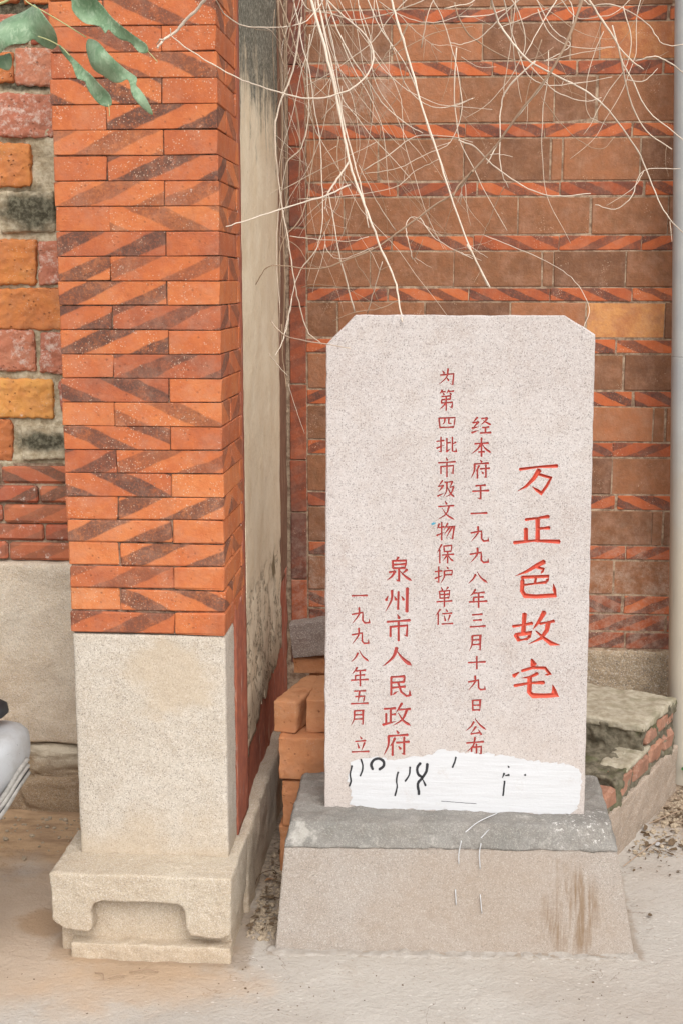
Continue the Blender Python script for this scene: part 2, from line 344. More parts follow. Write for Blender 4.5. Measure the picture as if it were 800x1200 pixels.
def ground_mat():
    k = NT('dusty cement ground', .93, .15); x = k.xyz()
    n = k.noise(2.2, 6, .6); n2 = k.noise(14, 6, .65); n3 = k.noise(90, 4, .7)
    col = k.mix(k.step(n, .35, .65), (.445, .41, .37), (.40, .355, .31))
    col = k.mix(k.math('MULTIPLY', k.step(n2, .45, .7), .4), col, (.46, .425, .39))
    col = k.mix(k.math('MULTIPLY', k.step(n3, .5, .75), .3), col, (.37, .30, .23))
    ds = k.math('MULTIPLY', k.step(k.voro(60), .16, .06), k.step(k.noise(5), .40, .6)); col = k.mix(k.math('MULTIPLY', ds, .6), col, (.20, .15, .11))
    ws = k.math('MULTIPLY', k.step(k.voro(34, vec=k.scalev((1, 1.6, 1))), .15, .08), k.step(k.noise(3.1), .42, .56)); col = k.mix(k.math('MULTIPLY', ws, .85), col, (.62, .58, .54))
    col = k.mix(k.math('MULTIPLY', k.step(k.noise(7, 7, .75), .5, .68), .35), col, (.33, .275, .22))
    sc_ = k.noise(1, 4, .6, vec=k.scalev((9, 60, 9)), dist=.8); col = k.mix(k.math('MULTIPLY', k.step(sc_, .60, .72), .25), col, (.50, .47, .43))
    cr = k.noise(3.2, 6, .62, dist=.8); crk = k.math('MULTIPLY', k.step(k.math('ABSOLUTE', k.math('SUBTRACT', cr, .5)), .0045, .0015), k.step(k.noise(1.9), .5, .56))
    col = k.mix(k.math('MULTIPLY', crk, .7), col, (.17, .13, .10))
    col = k.mix(k.math('MULTIPLY', k.blob((-.64, 2.68, 0), .24, .5, 12, (1, 1.5, 1)), .65), col, (.36, .245, .15))
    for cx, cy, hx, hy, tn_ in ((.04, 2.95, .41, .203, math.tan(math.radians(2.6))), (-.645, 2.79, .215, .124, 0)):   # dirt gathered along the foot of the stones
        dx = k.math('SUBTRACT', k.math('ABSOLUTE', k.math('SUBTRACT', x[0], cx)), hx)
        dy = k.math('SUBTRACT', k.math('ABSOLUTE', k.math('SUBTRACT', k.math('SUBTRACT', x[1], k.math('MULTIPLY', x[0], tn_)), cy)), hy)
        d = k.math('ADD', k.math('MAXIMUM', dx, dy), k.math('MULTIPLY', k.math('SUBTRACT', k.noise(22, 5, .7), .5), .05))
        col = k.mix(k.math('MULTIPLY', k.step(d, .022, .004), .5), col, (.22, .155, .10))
    # earth washed along the foot of the left wall, damp patch by the pier, dirt in the corner on the right
    e = k.math('ADD', x[1], k.math('MULTIPLY', k.math('SUBTRACT', k.noise(6, 5), .5), .35))
    el = k.math('MULTIPLY', k.step(e, 2.98, 3.2), k.step(x[0], -.7, -.9)); col = k.mix(k.math('MULTIPLY', el, .85), col, k.mix(k.step(k.noise(1, 5, .6, vec=k.scalev((6, 26, 6))), .35, .6), (.26, .15, .075), (.44, .28, .15)))
    col = k.mix(k.math('MULTIPLY', k.blob((-.93, 2.83, 0), .085, .6, 16, (1, 1, 1)), .7), col, (.25, .155, .085))
    col = k.mix(k.math('MULTIPLY', k.blob((-1.0, 2.75, 0), .5, .6, 5, (1, 1, 1)), .5), col, (.46, .31, .19))
    col = k.mix(k.math('MULTIPLY', k.blob((-.62, 2.56, 0), .2, .7, 9, (.6, 1.6, 1)), .45), col, (.48, .33, .21))
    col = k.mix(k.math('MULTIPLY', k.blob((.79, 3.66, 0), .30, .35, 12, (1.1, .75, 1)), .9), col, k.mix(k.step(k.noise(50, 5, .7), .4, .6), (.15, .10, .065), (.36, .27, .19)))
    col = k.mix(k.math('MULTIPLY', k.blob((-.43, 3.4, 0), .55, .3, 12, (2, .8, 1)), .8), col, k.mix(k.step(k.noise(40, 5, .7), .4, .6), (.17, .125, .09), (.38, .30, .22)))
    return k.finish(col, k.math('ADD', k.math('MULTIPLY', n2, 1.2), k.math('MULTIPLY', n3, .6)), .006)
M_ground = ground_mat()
M_liplight = mortar_mat('thin cement skim', (.40, .365, .33), (.35, .31, .27))
def paint_mat():
    k = NT('brushed white wall paint', .6, .3); st = k.noise(1, 5, .7, vec=k.scalev((7, 7, 95))); n = k.noise(22, 6, .75)
    col = k.mix(k.step(st, .35, .7), (.56, .565, .58), (.52, .52, .53))
    thin = k.math('MULTIPLY', k.step(n, .52, .70), k.step(k.noise(260, 3, .8), .40, .58)); col = k.mix(k.math('MULTIPLY', thin, .6), col, (.46, .42, .40))
    return k.finish(col, k.math('ADD', st, k.math('MULTIPLY', k.noise(200, 3), .3)), .0012)
M_paint = paint_mat()
M_ink = plain('black brush ink', (.025, .025, .03), .5, .4, .3)
M_blue = plain('blue green ink spot', (.06, .30, .42), .5, .4, .2)
def carve_mat(name, a, b):
    k = NT(name, .7, .3); n = k.noise(160, 4, .7); return k.finish(k.mix(k.step(n, .3, .7), a, b), n, .0006)
M_redbig = carve_mat('red paint in the large letters', (.62, .085, .05), (.46, .10, .065))
M_redsmall = carve_mat('thin red paint in the letters', (.37, .04, .035), (.31, .065, .055))
def vine_mat(name, a, b):
    k = NT(name, .8, .25); n = k.noise(50, 5, .7); oi = k.n('ShaderNodeObjectInfo')
    col = k.mix(k.math('ADD', k.math('MULTIPLY', oi.outputs['Random'], .65), k.math('MULTIPLY', n, .35)), a, b)
    return k.finish(col, n, .0008)
M_vine = vine_mat('bleached dry vine', (.68, .59, .49), (.50, .40, .31))
M_twig = vine_mat('brown dry twig', (.42, .31, .22), (.24, .155, .10))
def leaf_mat():
    k = NT('grey green leaf', .55, .4); n = k.noise(18, 4, .6)
    vn = k.noise(1, 3, .6, vec=k.scalev((150, 20, 90)), dist=1.0)
    col = k.mix(k.step(n, .35, .7), (.135, .225, .125), (.25, .345, .22))
    col = k.mix(k.math('MULTIPLY', k.step(vn, .52, .62), .45), col, (.32, .40, .27))
    oi = k.n('ShaderNodeObjectInfo'); c = k.n('ShaderNodeSeparateColor'); k.put(c.inputs[0], oi.outputs['Color'])
    tc = k.n('ShaderNodeTexCoord'); u = k.xyz(tc.outputs['Object'])
    tip = k.math('MULTIPLY', k.step(u[0], .065, .10), c.outputs[0])
    col = k.mix(tip, col, (.33, .45, .10)); k.b.inputs['Subsurface Weight'].default_value = .0
    return k.finish(col, vn, .0015)
M_leaf = leaf_mat()
M_pipe = None
def pipe_mat():
    k = NT('grey blue painted pipe', .55, .4); x = k.xyz(); n = k.noise(9, 5, .6); st = k.noise(1, 5, .7, vec=k.scalev((50, 50, 3)))
    col = k.mix(k.step(n, .3, .7), (.40, .42, .43), (.47, .48, .47))
    col = k.mix(k.step(k.math('ADD', x[2], k.math('MULTIPLY', k.math('SUBTRACT', n, .5), .6)), 1.2, .6), col, (.50, .45, .37))
    col = k.mix(k.math('MULTIPLY', k.step(st, .55, .7), .35), col, (.25, .24, .22)); return k.finish(col, n, .001)
M_pipe = pipe_mat()
def silver():
    k = NT('scuffed silver plastic', .5, .4); n = k.noise(14, 6, .75); f = k.noise(1, 4, .7, vec=k.scalev((30, 30, 160)), dist=1)
    col = k.mix(k.step(n, .4, .7), (.34, .345, .355), (.29, .285, .275)); col = k.mix(k.math('MULTIPLY', k.step(f, .62, .7), .3), col, (.20, .19, .18))
    col = k.mix(k.math('MULTIPLY', k.step(k.voro(70), .12, .06), k.step(k.noise(9), .5, .6)), col, (.12, .11, .10)); return k.finish(col, n, .0006)
M_silver = silver()
M_trim = plain('pale grey plastic trim', (.33, .31, .285), .6, .3, .5, 60)
M_black = plain('black rubber and vinyl', (.02, .02, .022), .5, .4, .3)
M_bluedark = plain('dark tinted reflector', (.04, .055, .09), .15, .6, .2)
M_metal = plain('brushed steel', (.5, .5, .5), .35, .5, .2, 40, .0, .9)
M_debris = plain('crumbs of mortar and grit', (.46, .37, .27), .95, .1, .55, 300)
M_debrisdark = plain('dry leaf litter', (.16, .11, .07), .95, .1, .5, 200)
M_weed = plain('fresh green weed leaf', (.10, .30, .10), .5, .4, .3, 60)
# ================================================================== GROUND
def grid_axis(lo, hi, fine_lo, fine_hi, st):
    a = list(np.arange(fine_lo, fine_hi+1e-6, st)); return [lo, lo*.3+fine_lo*.7] + a + [hi*.3+fine_hi*.7, hi]
gx = grid_axis(-60, 60, -1.4, 1.2, .02); gy = grid_axis(-60, 80, 2.2, 4.1, .02)
def gheight(x, y):
    if not (-1.5 < x < 1.3 and 2.1 < y < 4.2): return 0
    h = .0035*fbm((x, y, 0), 7, 3) + .0012*fbm((x, y, 3), 40, 2)
    # bank of earth against the left wall, silt in the slot and corner
    if x < -.8: h += .035*max(0, min(1, (y-3.05)/.35))**1.5 + .006*fbm((x, y, 7), 18, 3)*max(0, min(1, (y-2.95)/.2))
    if -.5 < x < -.3 and y > 2.8: h += .010*abs(fbm((x, y, 9), 25, 3))
    return h
gb = bmesh.new(); gv = [[gb.verts.new((x, y, gheight(x, y))) for x in gx] for y in gy]
for j in range(len(gy)-1):
    for i in range(len(gx)-1): gb.faces.new((gv[j][i], gv[j][i+1], gv[j+1][i+1], gv[j+1][i]))
for f in gb.faces: f.smooth = True
struct(obj('ground', gb, M_ground))
# ================================================================== BRICK PIER
PX0, PX1, PY0 = -.824, -.474, 2.771
pier = thing('brick_pier', 'striped orange brick pier on a pale granite block left of the inscribed stone', 'pier', (0, 0, 0))
CH = .0516; Z0 = .728; NC = 34
# photographed courses, top to bottom: slant of the kiln bands
DIRS = [-1, -1, -1, -1, 1, 1, 1, 1, -1, 1, 1, 1, 1, 1, 1, -1, -1, -1, 1, -1, 1, 1, 1, 1, -1, 1]
TONES = [.5, .5, .5, .47, .48, .52, .5, .54, .5, .5, .5, .55, .42, .52, .38, .45, .5, .47, .4, .55, .5, .58, .6, .56, .66, .42]
WD = PX1-PX0
obj('joint_core', box_bm(PX0+.006, PX1-.006, PY0+.006, 3.06, Z0, Z0+NC*CH), M_pierjoint, pier)
for r in range(NC):                                  # r counts up from the granite block
    i = 25-r
    d = DIRS[i] if 0 <= i < 26 else random.choice((-1, 1)); tn = TONES[i] if 0 <= i < 26 else .5
    zc = Z0+r*CH+CH/2; hh = CH-.0020
    hl = (i % 2 == 0)                                # header on the left in even courses
    jx = PX0 + (.115 if hl else .235)
    over = .004*random.random()
    for (a, b, head) in ((PX0, jx, hl), (jx, PX1, not hl)):
        wd = b-a-.0020; dp = .235 if head else .115
        yy = PY0+dp/2+random.gauss(0, .0008)
        left = a == PX0
        xa = a + (random.uniform(-.003, .003) if left else 0)
        brick(pier, ((xa+b)/2 if left else (a+b)/2, yy, zc), (round(wd, 3), dp, hh), M_pier, tn+random.uniform(-.15, .13), d,
              None, .0 if head and random.random() < .8 else random.choice((.6, .8, .9, 1.0)), bev=.0032 if r < 6 else .0014, jit=.0018 if r < 6 else .0010)
    # return face: what continues behind the corner brick
    dcorner = .235 if not hl else .115
    y0 = PY0+dcorner+.0026; L = 3.045-y0
    if L > .1: 
        brick(pier, (PX1-.0575, y0+L/2, zc), (.115, round(L, 3), hh), M_pier, tn+random.uniform(-.1, .1), -d, None, .6)
    else:
        brick(pier, (PX1-.0575, y0+L/2, zc), (.115, round(L, 3), hh), M_pier, tn, -d, None, .0)
# granite block and moulded base
rough(box_bm(PX0+.004, PX1-.002, PY0+.002, PY0+.13, .198, Z0-.003), .0012, .03, 3, .005, 'granite_block', M_stone_pier, pier)
bx0, bx1 = -.862, -.452
prof = [(bx0, .205), (bx0+.004, .09), (bx0+.035, .068), (bx0+.085, .066), (bx0+.095, .075), (bx0+.092, .115), (bx0+.10, .135), (bx0+.12, .142),
        (bx1-.13, .142), (bx1-.112, .136), (bx1-.105, .122), (bx1-.105, .085), (bx1-.095, .066), (bx1-.03, .060), (bx1-.004, .07), (bx1, .205)]
bmb = prism(prof, 2.662, 2.90)
rough(bmb, .0022, .06, 5, .0042, 'moulded_base', M_stone_base, pier, .001, .012)
rough(box_bm(bx0+.012, bx1-.01, 2.704, 2.90, -.03, .15), .002, .04, 7, .005, 'recessed_panel', M_stone_base, pier)
rough(box_bm(bx0+.04, bx1-.006, 2.668, 2.72, -.03, .036), .0035, .045, 8, .0045, 'foot_slab', M_stone_base, pier, .001, .01)
# ================================================================== SIDE WALL (runs back from the pier)
side = thing('plastered_side_wall', 'narrow cream plastered wall running back beside the brick pier, black mould at its top', 'wall')
def wall_sheet(x, y0, y1, z0, z1, st, fn, thick=.03, cut=None, seed=0):
    """a slab facing +X with real relief; cut(y,z) True leaves the cell out"""
    bm = bmesh.new(); ny = max(2, int((y1-y0)/st)); nz = max(2, int((z1-z0)/st)); V = {}
    def v(i, j):
        if (i, j) not in V:
            y = y0+(y1-y0)*i/ny; z = z0+(z1-z0)*j/nz; V[(i, j)] = bm.verts.new((x+fn(y, z), y, z))
        return V[(i, j)]
    for i in range(ny):
        for j in range(nz):
            y = y0+(y1-y0)*(i+.5)/ny; z = z0+(z1-z0)*(j+.5)/nz
            if cut and cut(y, z): continue
            bm.faces.new((v(i, j), v(i+1, j), v(i+1, j+1), v(i, j+1)))
    ext = bmesh.ops.extrude_face_region(bm, geom=list(bm.faces)); 
    for g in ext['geom']:
        if isinstance(g, bmesh.types.BMVert): g.co.x -= thick
    bmesh.ops.recalc_face_normals(bm, faces=bm.faces)
    for f in bm.faces: f.smooth = abs(f.normal.x) > .6
    return bm
obj('wall_core', box_bm(-.80, -.50, 3.068, 3.995, 0, 2.5), M_brownrender, side)
obj('cream_plaster', wall_sheet(-.476, 3.078, 3.77, .3, 2.5, .012, lambda y, z: .0025*fbm((y, z, 0), 6, 3)+.0008*fbm((y, z, 1), 50, 2)-(.006*max(0, fbm((y, z, 4), 13, 3)) if z < .75 else 0),
    .02, lambda y, z: z < .345+.08*(y-3.07)+.05*fbm((y, z, 2), 9, 3)), M_plaster, side)
obj('red_render_strip', wall_sheet(-.4745, 2.904, 3.076, .2, 2.48, .014, lambda y, z: .0012*fbm((y, z, 3), 14, 3), .02, lambda y, z: z > .76 and y < 3.02+.012*fbm((y, z, 5), 9, 3)), M_redrender, side)
obj('peeling_render', wall_sheet(-.486, 3.078, 3.99, .15, .62, .015, lambda y, z: .004*fbm((y, z, 6), 12, 3), .014), M_redrender, side)
obj('brown_render_strip', wall_sheet(-.484, 3.772, 3.996, .6, 2.5, .015, lambda y, z: .003*fbm((y, z, 8), 10, 3), .016), M_brownrender, side)
rough(box_bm(-.52, -.452, 2.905, 3.98, -.02, .198), .005, .06, 12, .008, 'stone_ledge', M_stone_base, side, .0015, .015)
# ================================================================== BACK WALL
back = thing('brick_wall', 'patterned wall of brown blocks and thin striped red bricks behind the inscribed stone', 'wall')
BY = 4.0; BXL, BXR = -.421, 1.45
obj('wall_core', box_bm(-.80, BXR, BY+.0025, BY+.25, .0, 2.62), M_joint, back)
ys = [7, 25, 70, 88, 143, 161, 212, 230, 275, 294, 337, 354, 397, 415, 458, 477, 518, 536, 580, 598, 639, 656, 697, 719, 740, 760]
zs = [onY(700, y, BY).z for y in ys]
rows = []                                            # (z top, z bottom, kind)
for i in range(0, 23, 2):
    rows.append((zs[i], zs[i+1], 't'))
    if i+2 < 23: rows.append((zs[i+1], zs[i+2], 'b'))
rows.append((zs[23], zs[24], 't')); rows.append((zs[24], zs[25], 't'))
zt = zs[0]
rows += [(zt+.113, zt, 'b'), (zt+.158, zt+.113, 't'), (zt+.27, zt+.158, 'b')]
# joints measured in the photograph on the visible right part (pixel columns at x > 540), rest continue the bond
JT = {0: [590, 767], 2: [570, 666], 4: [541, 631], 6: [556, 650, 747], 8: [553, 651, 747], 10: [548, 642, 738], 12: [721, 815], 14: [744], 16: [722], 18: [728], 20: [742], 22: [741], 23: [694], 24: [745]}
JB = {1: [658, 691], 3: [640, 690, 780], 5: [638, 653, 742], 7: [602, 687, 776], 9: [632, 646, 729], 11: [596, 685, 778], 13: [731], 15: [768, 783], 17: [722], 19: [772, 785], 21: [728]}
for ri, (za, zb, kd) in enumerate(rows):
    nom = .248 if kd == 't' else .262
    js = [onY(px, 400, BY).x for px in (JT if kd == 't' else JB).get(ri, [random.randint(600, 700)])]
    js = [j + .0 for j in js]
    while js[0] > BXL+.05: js.insert(0, js[0]-nom*random.uniform(.95, 1.03))
    js[0] = BXL
    while js[-1] < BXR-.05: js.append(js[-1]+nom*random.uniform(.96, 1.03))
    js[-1] = BXR
    for a, b in zip(js, js[1:]):
        xc = (a+b)/2; wd = b-a-.0045; hh = za-zb-.005
        if wd < .02: continue
        if kd == 't':
            d = 1 if (ri//2) % 2 == 0 else -1
            if random.random() < .25: d = -d
            tn = random.uniform(.28, .68) - (.10 if ri > 15 else 0)
            brick(back, (xc, BY+.05+random.gauss(0, .0007), (za+zb)/2), (round(wd, 2), .10, round(hh, 3)), M_wallthin, tn, d, None, random.uniform(.75, 1))
        else:
            tn = random.choice((random.uniform(.10, .3), random.uniform(.25, .5), random.uniform(.35, .62)))
            pxm = 400+FPX*((xc)*math.cos(YAW)+BY*math.sin(YAW))/(BY*math.cos(YAW)*.985+.1)
            if ri == 11 and .40 < xc < .68: tn = .88
            elif ri == 1 and .45 < xc < .68: tn = .78
            elif ri == 21: tn = .42
            brick(back, (xc, BY+.05+random.gauss(0, .0009), (za+zb)/2), (round(wd, 2), .10, round(hh, 3)), M_wallbig, tn, 1, None, 0.0)
# upright bricks closing the wall against the side wall
zz = .30
for h in (.09, .185, .215, .165, .235, .235, .235, .235, .235, .235, .235):
    brick(back, (-.4485, BY+.048, zz+h/2), (.05, .10, round(h-.005, 3)), M_wallthin, random.uniform(.05, .4), 1, None, .35); zz += h  # low tone range: shade of the wall corner put into the brick colour
    if zz > 2.5: break
rough(box_bm(-.20, BXR, BY-.004, BY+.16, -.05, .368), .004, .03, 17, .010, 'granite_plinth', M_plinth, back, .0012, .015)
# ================================================================== LEFT WALL
left = thing('rubble_wall', 'patched wall of rough orange bricks in thick mortar at the left edge, granite slab below', 'wall')
LY = 3.4
bm = bmesh.new(); nx, nz = 190, 290; x0, x1, z0, z1 = -1.75, -.80, 1.0, 2.45
V = [[None]*(nx+1) for _ in range(nz+1)]
for j in range(nz+1):
    for i in range(nx+1):
        x = x0+(x1-x0)*i/nx; z = z0+(z1-z0)*j/nz
        V[j][i] = bm.verts.new((x, LY+.012-.009*fbm((x, 0, z), 14, 4, 3)-.006*abs(fbm((x, 1, z), 42, 3)), z))
for j in range(nz):
    for i in range(nx):
        f = bm.faces.new((V[j][i], V[j][i+1], V[j+1][i+1], V[j+1][i])); f.smooth = True
obj('mortar_bed', bm, M_mortar_left, left)
obj('wall_core', box_bm(-1.75, -.80, LY+.035, LY+.3, .238, 2.45), M_mortar, left)
_sb = [100]
def stone_brick(x0, x1, z0, z1, Y, mat, tone, proud=.0045, rnd=.012, name='brick'):
    """a worn brick bedded in the mortar, its face eroded"""
    _sb[0] += 3; rnd = 0; w_, h_ = x1-x0, z1-z0
    bm = box_bm(-w_/2, w_/2, -proud, .05, -h_/2, h_/2, .0025, .005)
    o = rough(bm, .0038, .022, _sb[0], .005 if x1 > -1.35 else .012, name, mat, left, .0026, .009, ((x0+x1)/2, Y, (z0+z1)/2))
    o.color = (tone, 1, random.random(), 0); return o
for (a, b, c, d, m, tn) in (
        (20, 58, 63, 98, M_oldwhite, .6), (-22, 62, 14, 96, M_old, .4), (0, 112, 62, 158, M_oldwhite, .35), (-60, 110, -6, 158, M_old, .5),
        (-60, 170, 37, 216, M_old, .6), (-60, 283, 42, 331, M_old, .55), (46, 285, 73, 331, M_oldwhite, .4),
        (-40, 341, 75, 385, M_old, .5), (-70, 390, 39, 432, M_oldwhite, .55), (48, 391, 77, 436, M_oldwhite, .35),
        (-40, 446, 63, 487, M_old, .85), (71, 447, 80, 482, M_oldwhite, .1), (-80, 494, 13, 538, M_old, .35),
        (-50, 20, 30, 50, M_oldwhite, .2), (36, 12, 62, 48, M_oldred, .3), (-60, -40, 20, 0, M_old, .4), (26, -40, 60, 2, M_old, .4)):
    p = onY(a-2, b-2.5, LY); q = onY(c+2, d+2.5, LY)
    stone_brick(p.x, q.x, q.z, p.z, LY+.002, m, tn)
for (a, b, c, d) in ((-4, 223, 67, 273), (24, 497, 79, 539)):
    p = onY(a, b, LY); q = onY(c, d, LY)
    stone_brick(p.x, q.x, q.z, p.z, LY+.004, M_mortar_left, .5, .0045, .02, 'mouldy_stone')
x = -1.75
for z in np.arange(1.05, 2.4, .115):                # beyond the left edge of the frame the wall goes on
    for xa in (-1.74, -1.52):
        stone_brick(xa, xa+.19, z, z+.09, LY+.002, random.choice((M_old, M_oldwhite)), random.uniform(.3, .7))
# thin courses, one brick each as photographed
zt_ = [onY(40, y, LY).z for y in (545, 568, 590.5, 613, 635, 657)]
obj('joint_core', box_bm(-1.75, -.80, LY+.008, LY+.034, zt_[5], zt_[0]+.004), M_joint, left)
JX = [[2, 84], [-35, 47, 90], [4, 84], [-30, 51, 96], [9, 88]]
for r in range(5):
    xs = [onY(px, 600, LY).x for px in JX[r]]; xs[-1] = -.80
    while xs[0] > -1.70: xs.insert(0, xs[0]-.235)
    for a, b in zip(xs, xs[1:]):
        wd = b-a-.006
        brick(left, ((a+b)/2, LY+.04+random.gauss(0, .002), (zt_[r]+zt_[r+1])/2), (round(wd, 2), .09, round(zt_[r]-zt_[r+1]-.006, 3)), M_oldred,
              random.uniform(.4, .75), -1 if r == 0 else 1, None, .9 if r < 2 else .5, bev=.006, jit=.002)
rough(box_bm(-1.75, -.80, LY-.018, LY+.2, .238, zt_[5]-.004), .005, .09, 21, .008, 'granite_slab', M_slabstone, left, .0012, .015)
# foundation rocks under the slab, a hollow between them
def rock(cx, cy, cz, sx, sy, sz, seed, mat=M_rock, name='foundation_rock', parent=left, amp=.22, sub=5):
    bm = bmesh.new(); bmesh.ops.create_icosphere(bm, subdivisions=sub, radius=1)
    for v in bm.verts:
        d = v.co.copy(); q = Vector([math.copysign(abs(c)**.55, c) for c in d])
        q *= 1+amp*fbm(d, 1.3, 4, seed)+.05*fbm(d, 6, 3, seed)
        v.co = Vector((q.x*sx, q.y*sy, q.z*sz))
    for f in bm.faces: f.smooth = True
    return obj(name, bm, mat, parent, (cx, cy, cz))
obj('foundation_core', box_bm(-1.75, -.80, LY+.17, LY+.3, -.05, .238), M_rock, left)
rock(-1.045, 3.49, .175, .15, .10, .058, 2); rock(-1.38, 3.48, .14, .2, .1, .09, 4)
rock(-.86, 3.50, .192, .10, .10, .044, 6); rock(-1.09, 3.455, .07, .13, .065, .08, 9); rock(-.885, 3.52, .045, .075, .07, .06, 14)
rock(-1.15, 3.40, .0, .22, .05, .025, 19)
# ================================================================== INSCRIBED STONE (stele)
SY, SZ = 2.872, .288; LEAN = math.radians(3.4)
stele = thing('stone_stele', 'pale speckled granite stele with carved red Chinese characters and clipped upper corners', 'stone stele', (0, 0, 0))
Rl = Matrix.Rotation(-LEAN, 3, 'X'); P0 = Vector((0, SY, SZ)); SN = Rl @ Vector((0, -1, 0))
def loc2(x, y):
    """photograph point -> slab face coordinates in millimetres"""
    p = Rl.inverted() @ (on(x, y, P0, SN)-P0); return Vector((p.x*1000, p.z*1000))
A = {'bl': loc2(380, 949), 'br': loc2(684, 957), 'tr': loc2(697, 392), 'ctr': loc2(661, 369.5), 'ctl': loc2(416, 369), 'tl': loc2(382, 404)}
OUT = [A['bl'], A['br'], A['tr'], A['ctr'], A['ctl'], A['tl']]
OUT[0].y = OUT[1].y = -6
G = {}                                               # strokes on a 0-100 square: kind, width factor, points
def g(ch, s):
    L = []
    for part in s.split(';'):
        t = part.split(); wf = 1.0
        if t[0][1:]: wf = float(t[0][1:])
        L.append((t[0][0], wf, [tuple(float(q) for q in p.split(',')) for p in t[1:]]))
    G[ch] = L
g('经', 'p 30,0 5,34;h 5,34 35,29;p 35,29 5,68;p 2,68 38,57;p 0,95 37,80;h 50,8 80,4;p 80,4 68,25 45,47;n 58,20 78,34 100,48;h 55,64 88,60;v 70,62 70,93;h 44,97 98,94')
g('本', 'h 15,32 85,28;v 50,0 50,100;p 48,32 30,60 0,85;n 52,32 72,60 100,80;h 35,76 65,74')
g('府', 'd 50,0 58,11;h 18,22 95,17;p 20,22 18,60 0,98;p 44,30 36,48 25,62;v 35,50 35,98;h 50,48 100,44;b 80,26 80,95 70,88;d 58,62 66,72')
g('于', 'h 20,12 80,8;h 0,46 100,41;b 50,12 50,95 32,86')
g('一', 'h 0,60 100,35')
g('九', 'p 40,0 38,45 0,100;b 0,42 60,30 60,80 72,95 98,92 96,66')
g('八', 'p 38,22 25,60 0,100;n 45,0 65,50 100,95')
g('年', 'p 35,0 22,20 5,36;h 28,20 85,15;h 25,44 80,40;v 25,44 25,66;h 0,69 100,64;v 53,18 53,100')
g('三', 'h 15,10 80,4;h 22,50 75,46;h 0,98 100,91')
g('月', 'p 25,5 22,60 0,100;b 25,6 88,2 86,95 70,88;h 26,32 84,30;h 24,60 84,58')
g('十', 'h 0,50 100,43;v 50,0 50,100')
g('日', 'v 10,5 12,98;b 10,6 90,3 88,98;h 12,50 88,48;h 12,93 88,91')
g('公', 'p 40,20 25,50 0,76;n 45,0 70,40 100,70;p 50,50 25,93;h 25,95 72,86;d 62,68 76,99')
g('布', 'h 0,28 95,21;p 47,0 38,40 0,72;v 28,48 28,86;b 28,50 82,45 80,85 70,78;v 55,32 55,100')
g('为', 'd 25,12 36,28;p 60,0 50,50 0,95;b 12,38 95,30 88,95 70,86;d 52,52 63,70')
g('第', 'p 25,0 8,20;h 20,10 42,8;d 28,14 35,23;p 65,0 50,18;h 62,8 95,5;d 70,13 78,23;h 20,32 75,29;v 75,29 73,45;h 22,47 73,45;v 22,47 18,62;b 18,64 88,60 82,87 68,80;v 48,30 48,100;p 46,66 5,98')
g('四', 'v 3,5 10,98;b 3,8 98,3 90,95;p 38,12 36,45 22,66;b 62,10 60,55 80,55;h 10,92 90,88')
g('批', 'h 0,28 38,22;b 22,0 22,95 8,85;p 0,70 40,50;v 52,8 52,88;h 52,38 70,35;p 50,92 72,72;b 80,0 80,88 100,90 98,65;p 98,32 80,46')
g('市', 'd 45,0 53,15;h 0,28 100,22;v 15,45 15,84;b 15,47 88,42 85,84 72,76;v 50,26 50,100')
g('级', 'p 30,0 5,35;h 5,35 35,30;p 35,30 5,68;p 0,92 38,75;p 55,10 53,60 34,98;h 42,11 88,7;p 88,7 72,40;h 72,40 95,37;p 95,37 78,78 45,98;n 58,38 76,76 100,98')
g('文', 'd 45,0 53,18;h 5,30 95,25;p 68,28 50,70 0,100;n 28,40 55,75 100,100')
g('物', 'p 15,8 2,38;h 10,30 42,26;v 28,0 28,100;p 0,74 45,55;p 62,5 40,45;b 55,28 98,22 88,95 72,86;p 72,28 40,72;p 86,26 50,92')
g('保', 'p 30,0 2,46;v 18,28 18,100;v 42,8 45,40;b 42,9 88,5 85,38;h 45,38 85,36;h 32,57 100,52;v 64,38 64,100;p 62,56 35,90;n 66,56 80,76 100,90')
g('护', 'h 0,30 38,25;b 20,0 20,95 5,84;p 0,70 42,52;d 62,0 70,12;b 50,26 92,22 90,50;h 50,49 90,46;p 50,25 48,65 28,100')
g('单', 'd 28,0 38,15;p 75,0 60,16;v 18,20 22,58;b 18,22 85,18 80,55;h 20,39 80,36;h 22,57 80,54;h 0,75 100,70;v 50,20 50,100')
g('位', 'p 30,0 2,46;v 18,28 18,100;d 62,0 69,15;h 42,29 95,25;d 52,42 58,75;p 84,38 70,86;h 38,96 100,92')
g('泉', 'p 48,0 38,13;v 25,14 27,45;b 25,15 78,13 74,44;h 27,30 75,28;h 27,45 74,43;b 50,46 50,98 38,90;h 12,61 35,57;p 35,57 22,78 2,93;p 82,50 62,67;n 54,56 75,78 100,95')
g('州', 'p 28,10 26,50 0,100;d 12,33 3,52;v 55,15 53,90;d 38,35 45,50;v1.4 92,0 90,100;d 68,35 77,50')
g('人', 'p1.3 48,0 36,50 0,100;n1.4 50,20 70,60 100,95')
g('民', 'h 15,6 75,2;v 75,3 73,28;h 18,32 73,28;b 15,5 15,92 45,72;h 18,56 78,50;b 45,30 60,75 84,95 100,90 98,65')
g('政', 'h 5,25 45,22;v 28,25 28,84;h 28,50 45,48;v 12,45 12,86;p 0,94 50,78;p 68,0 45,46;h 58,28 98,25;p 86,27 70,70 35,98;n 55,42 72,75 100,98')
g('五', 'h 18,6 85,2;p 50,5 38,95;b 25,46 78,42 72,93;h 0,98 100,94')
g('立', 'd 48,0 56,15;h 20,31 80,26;d 32,42 41,72;p 74,38 55,90;h 0,96 100,92')
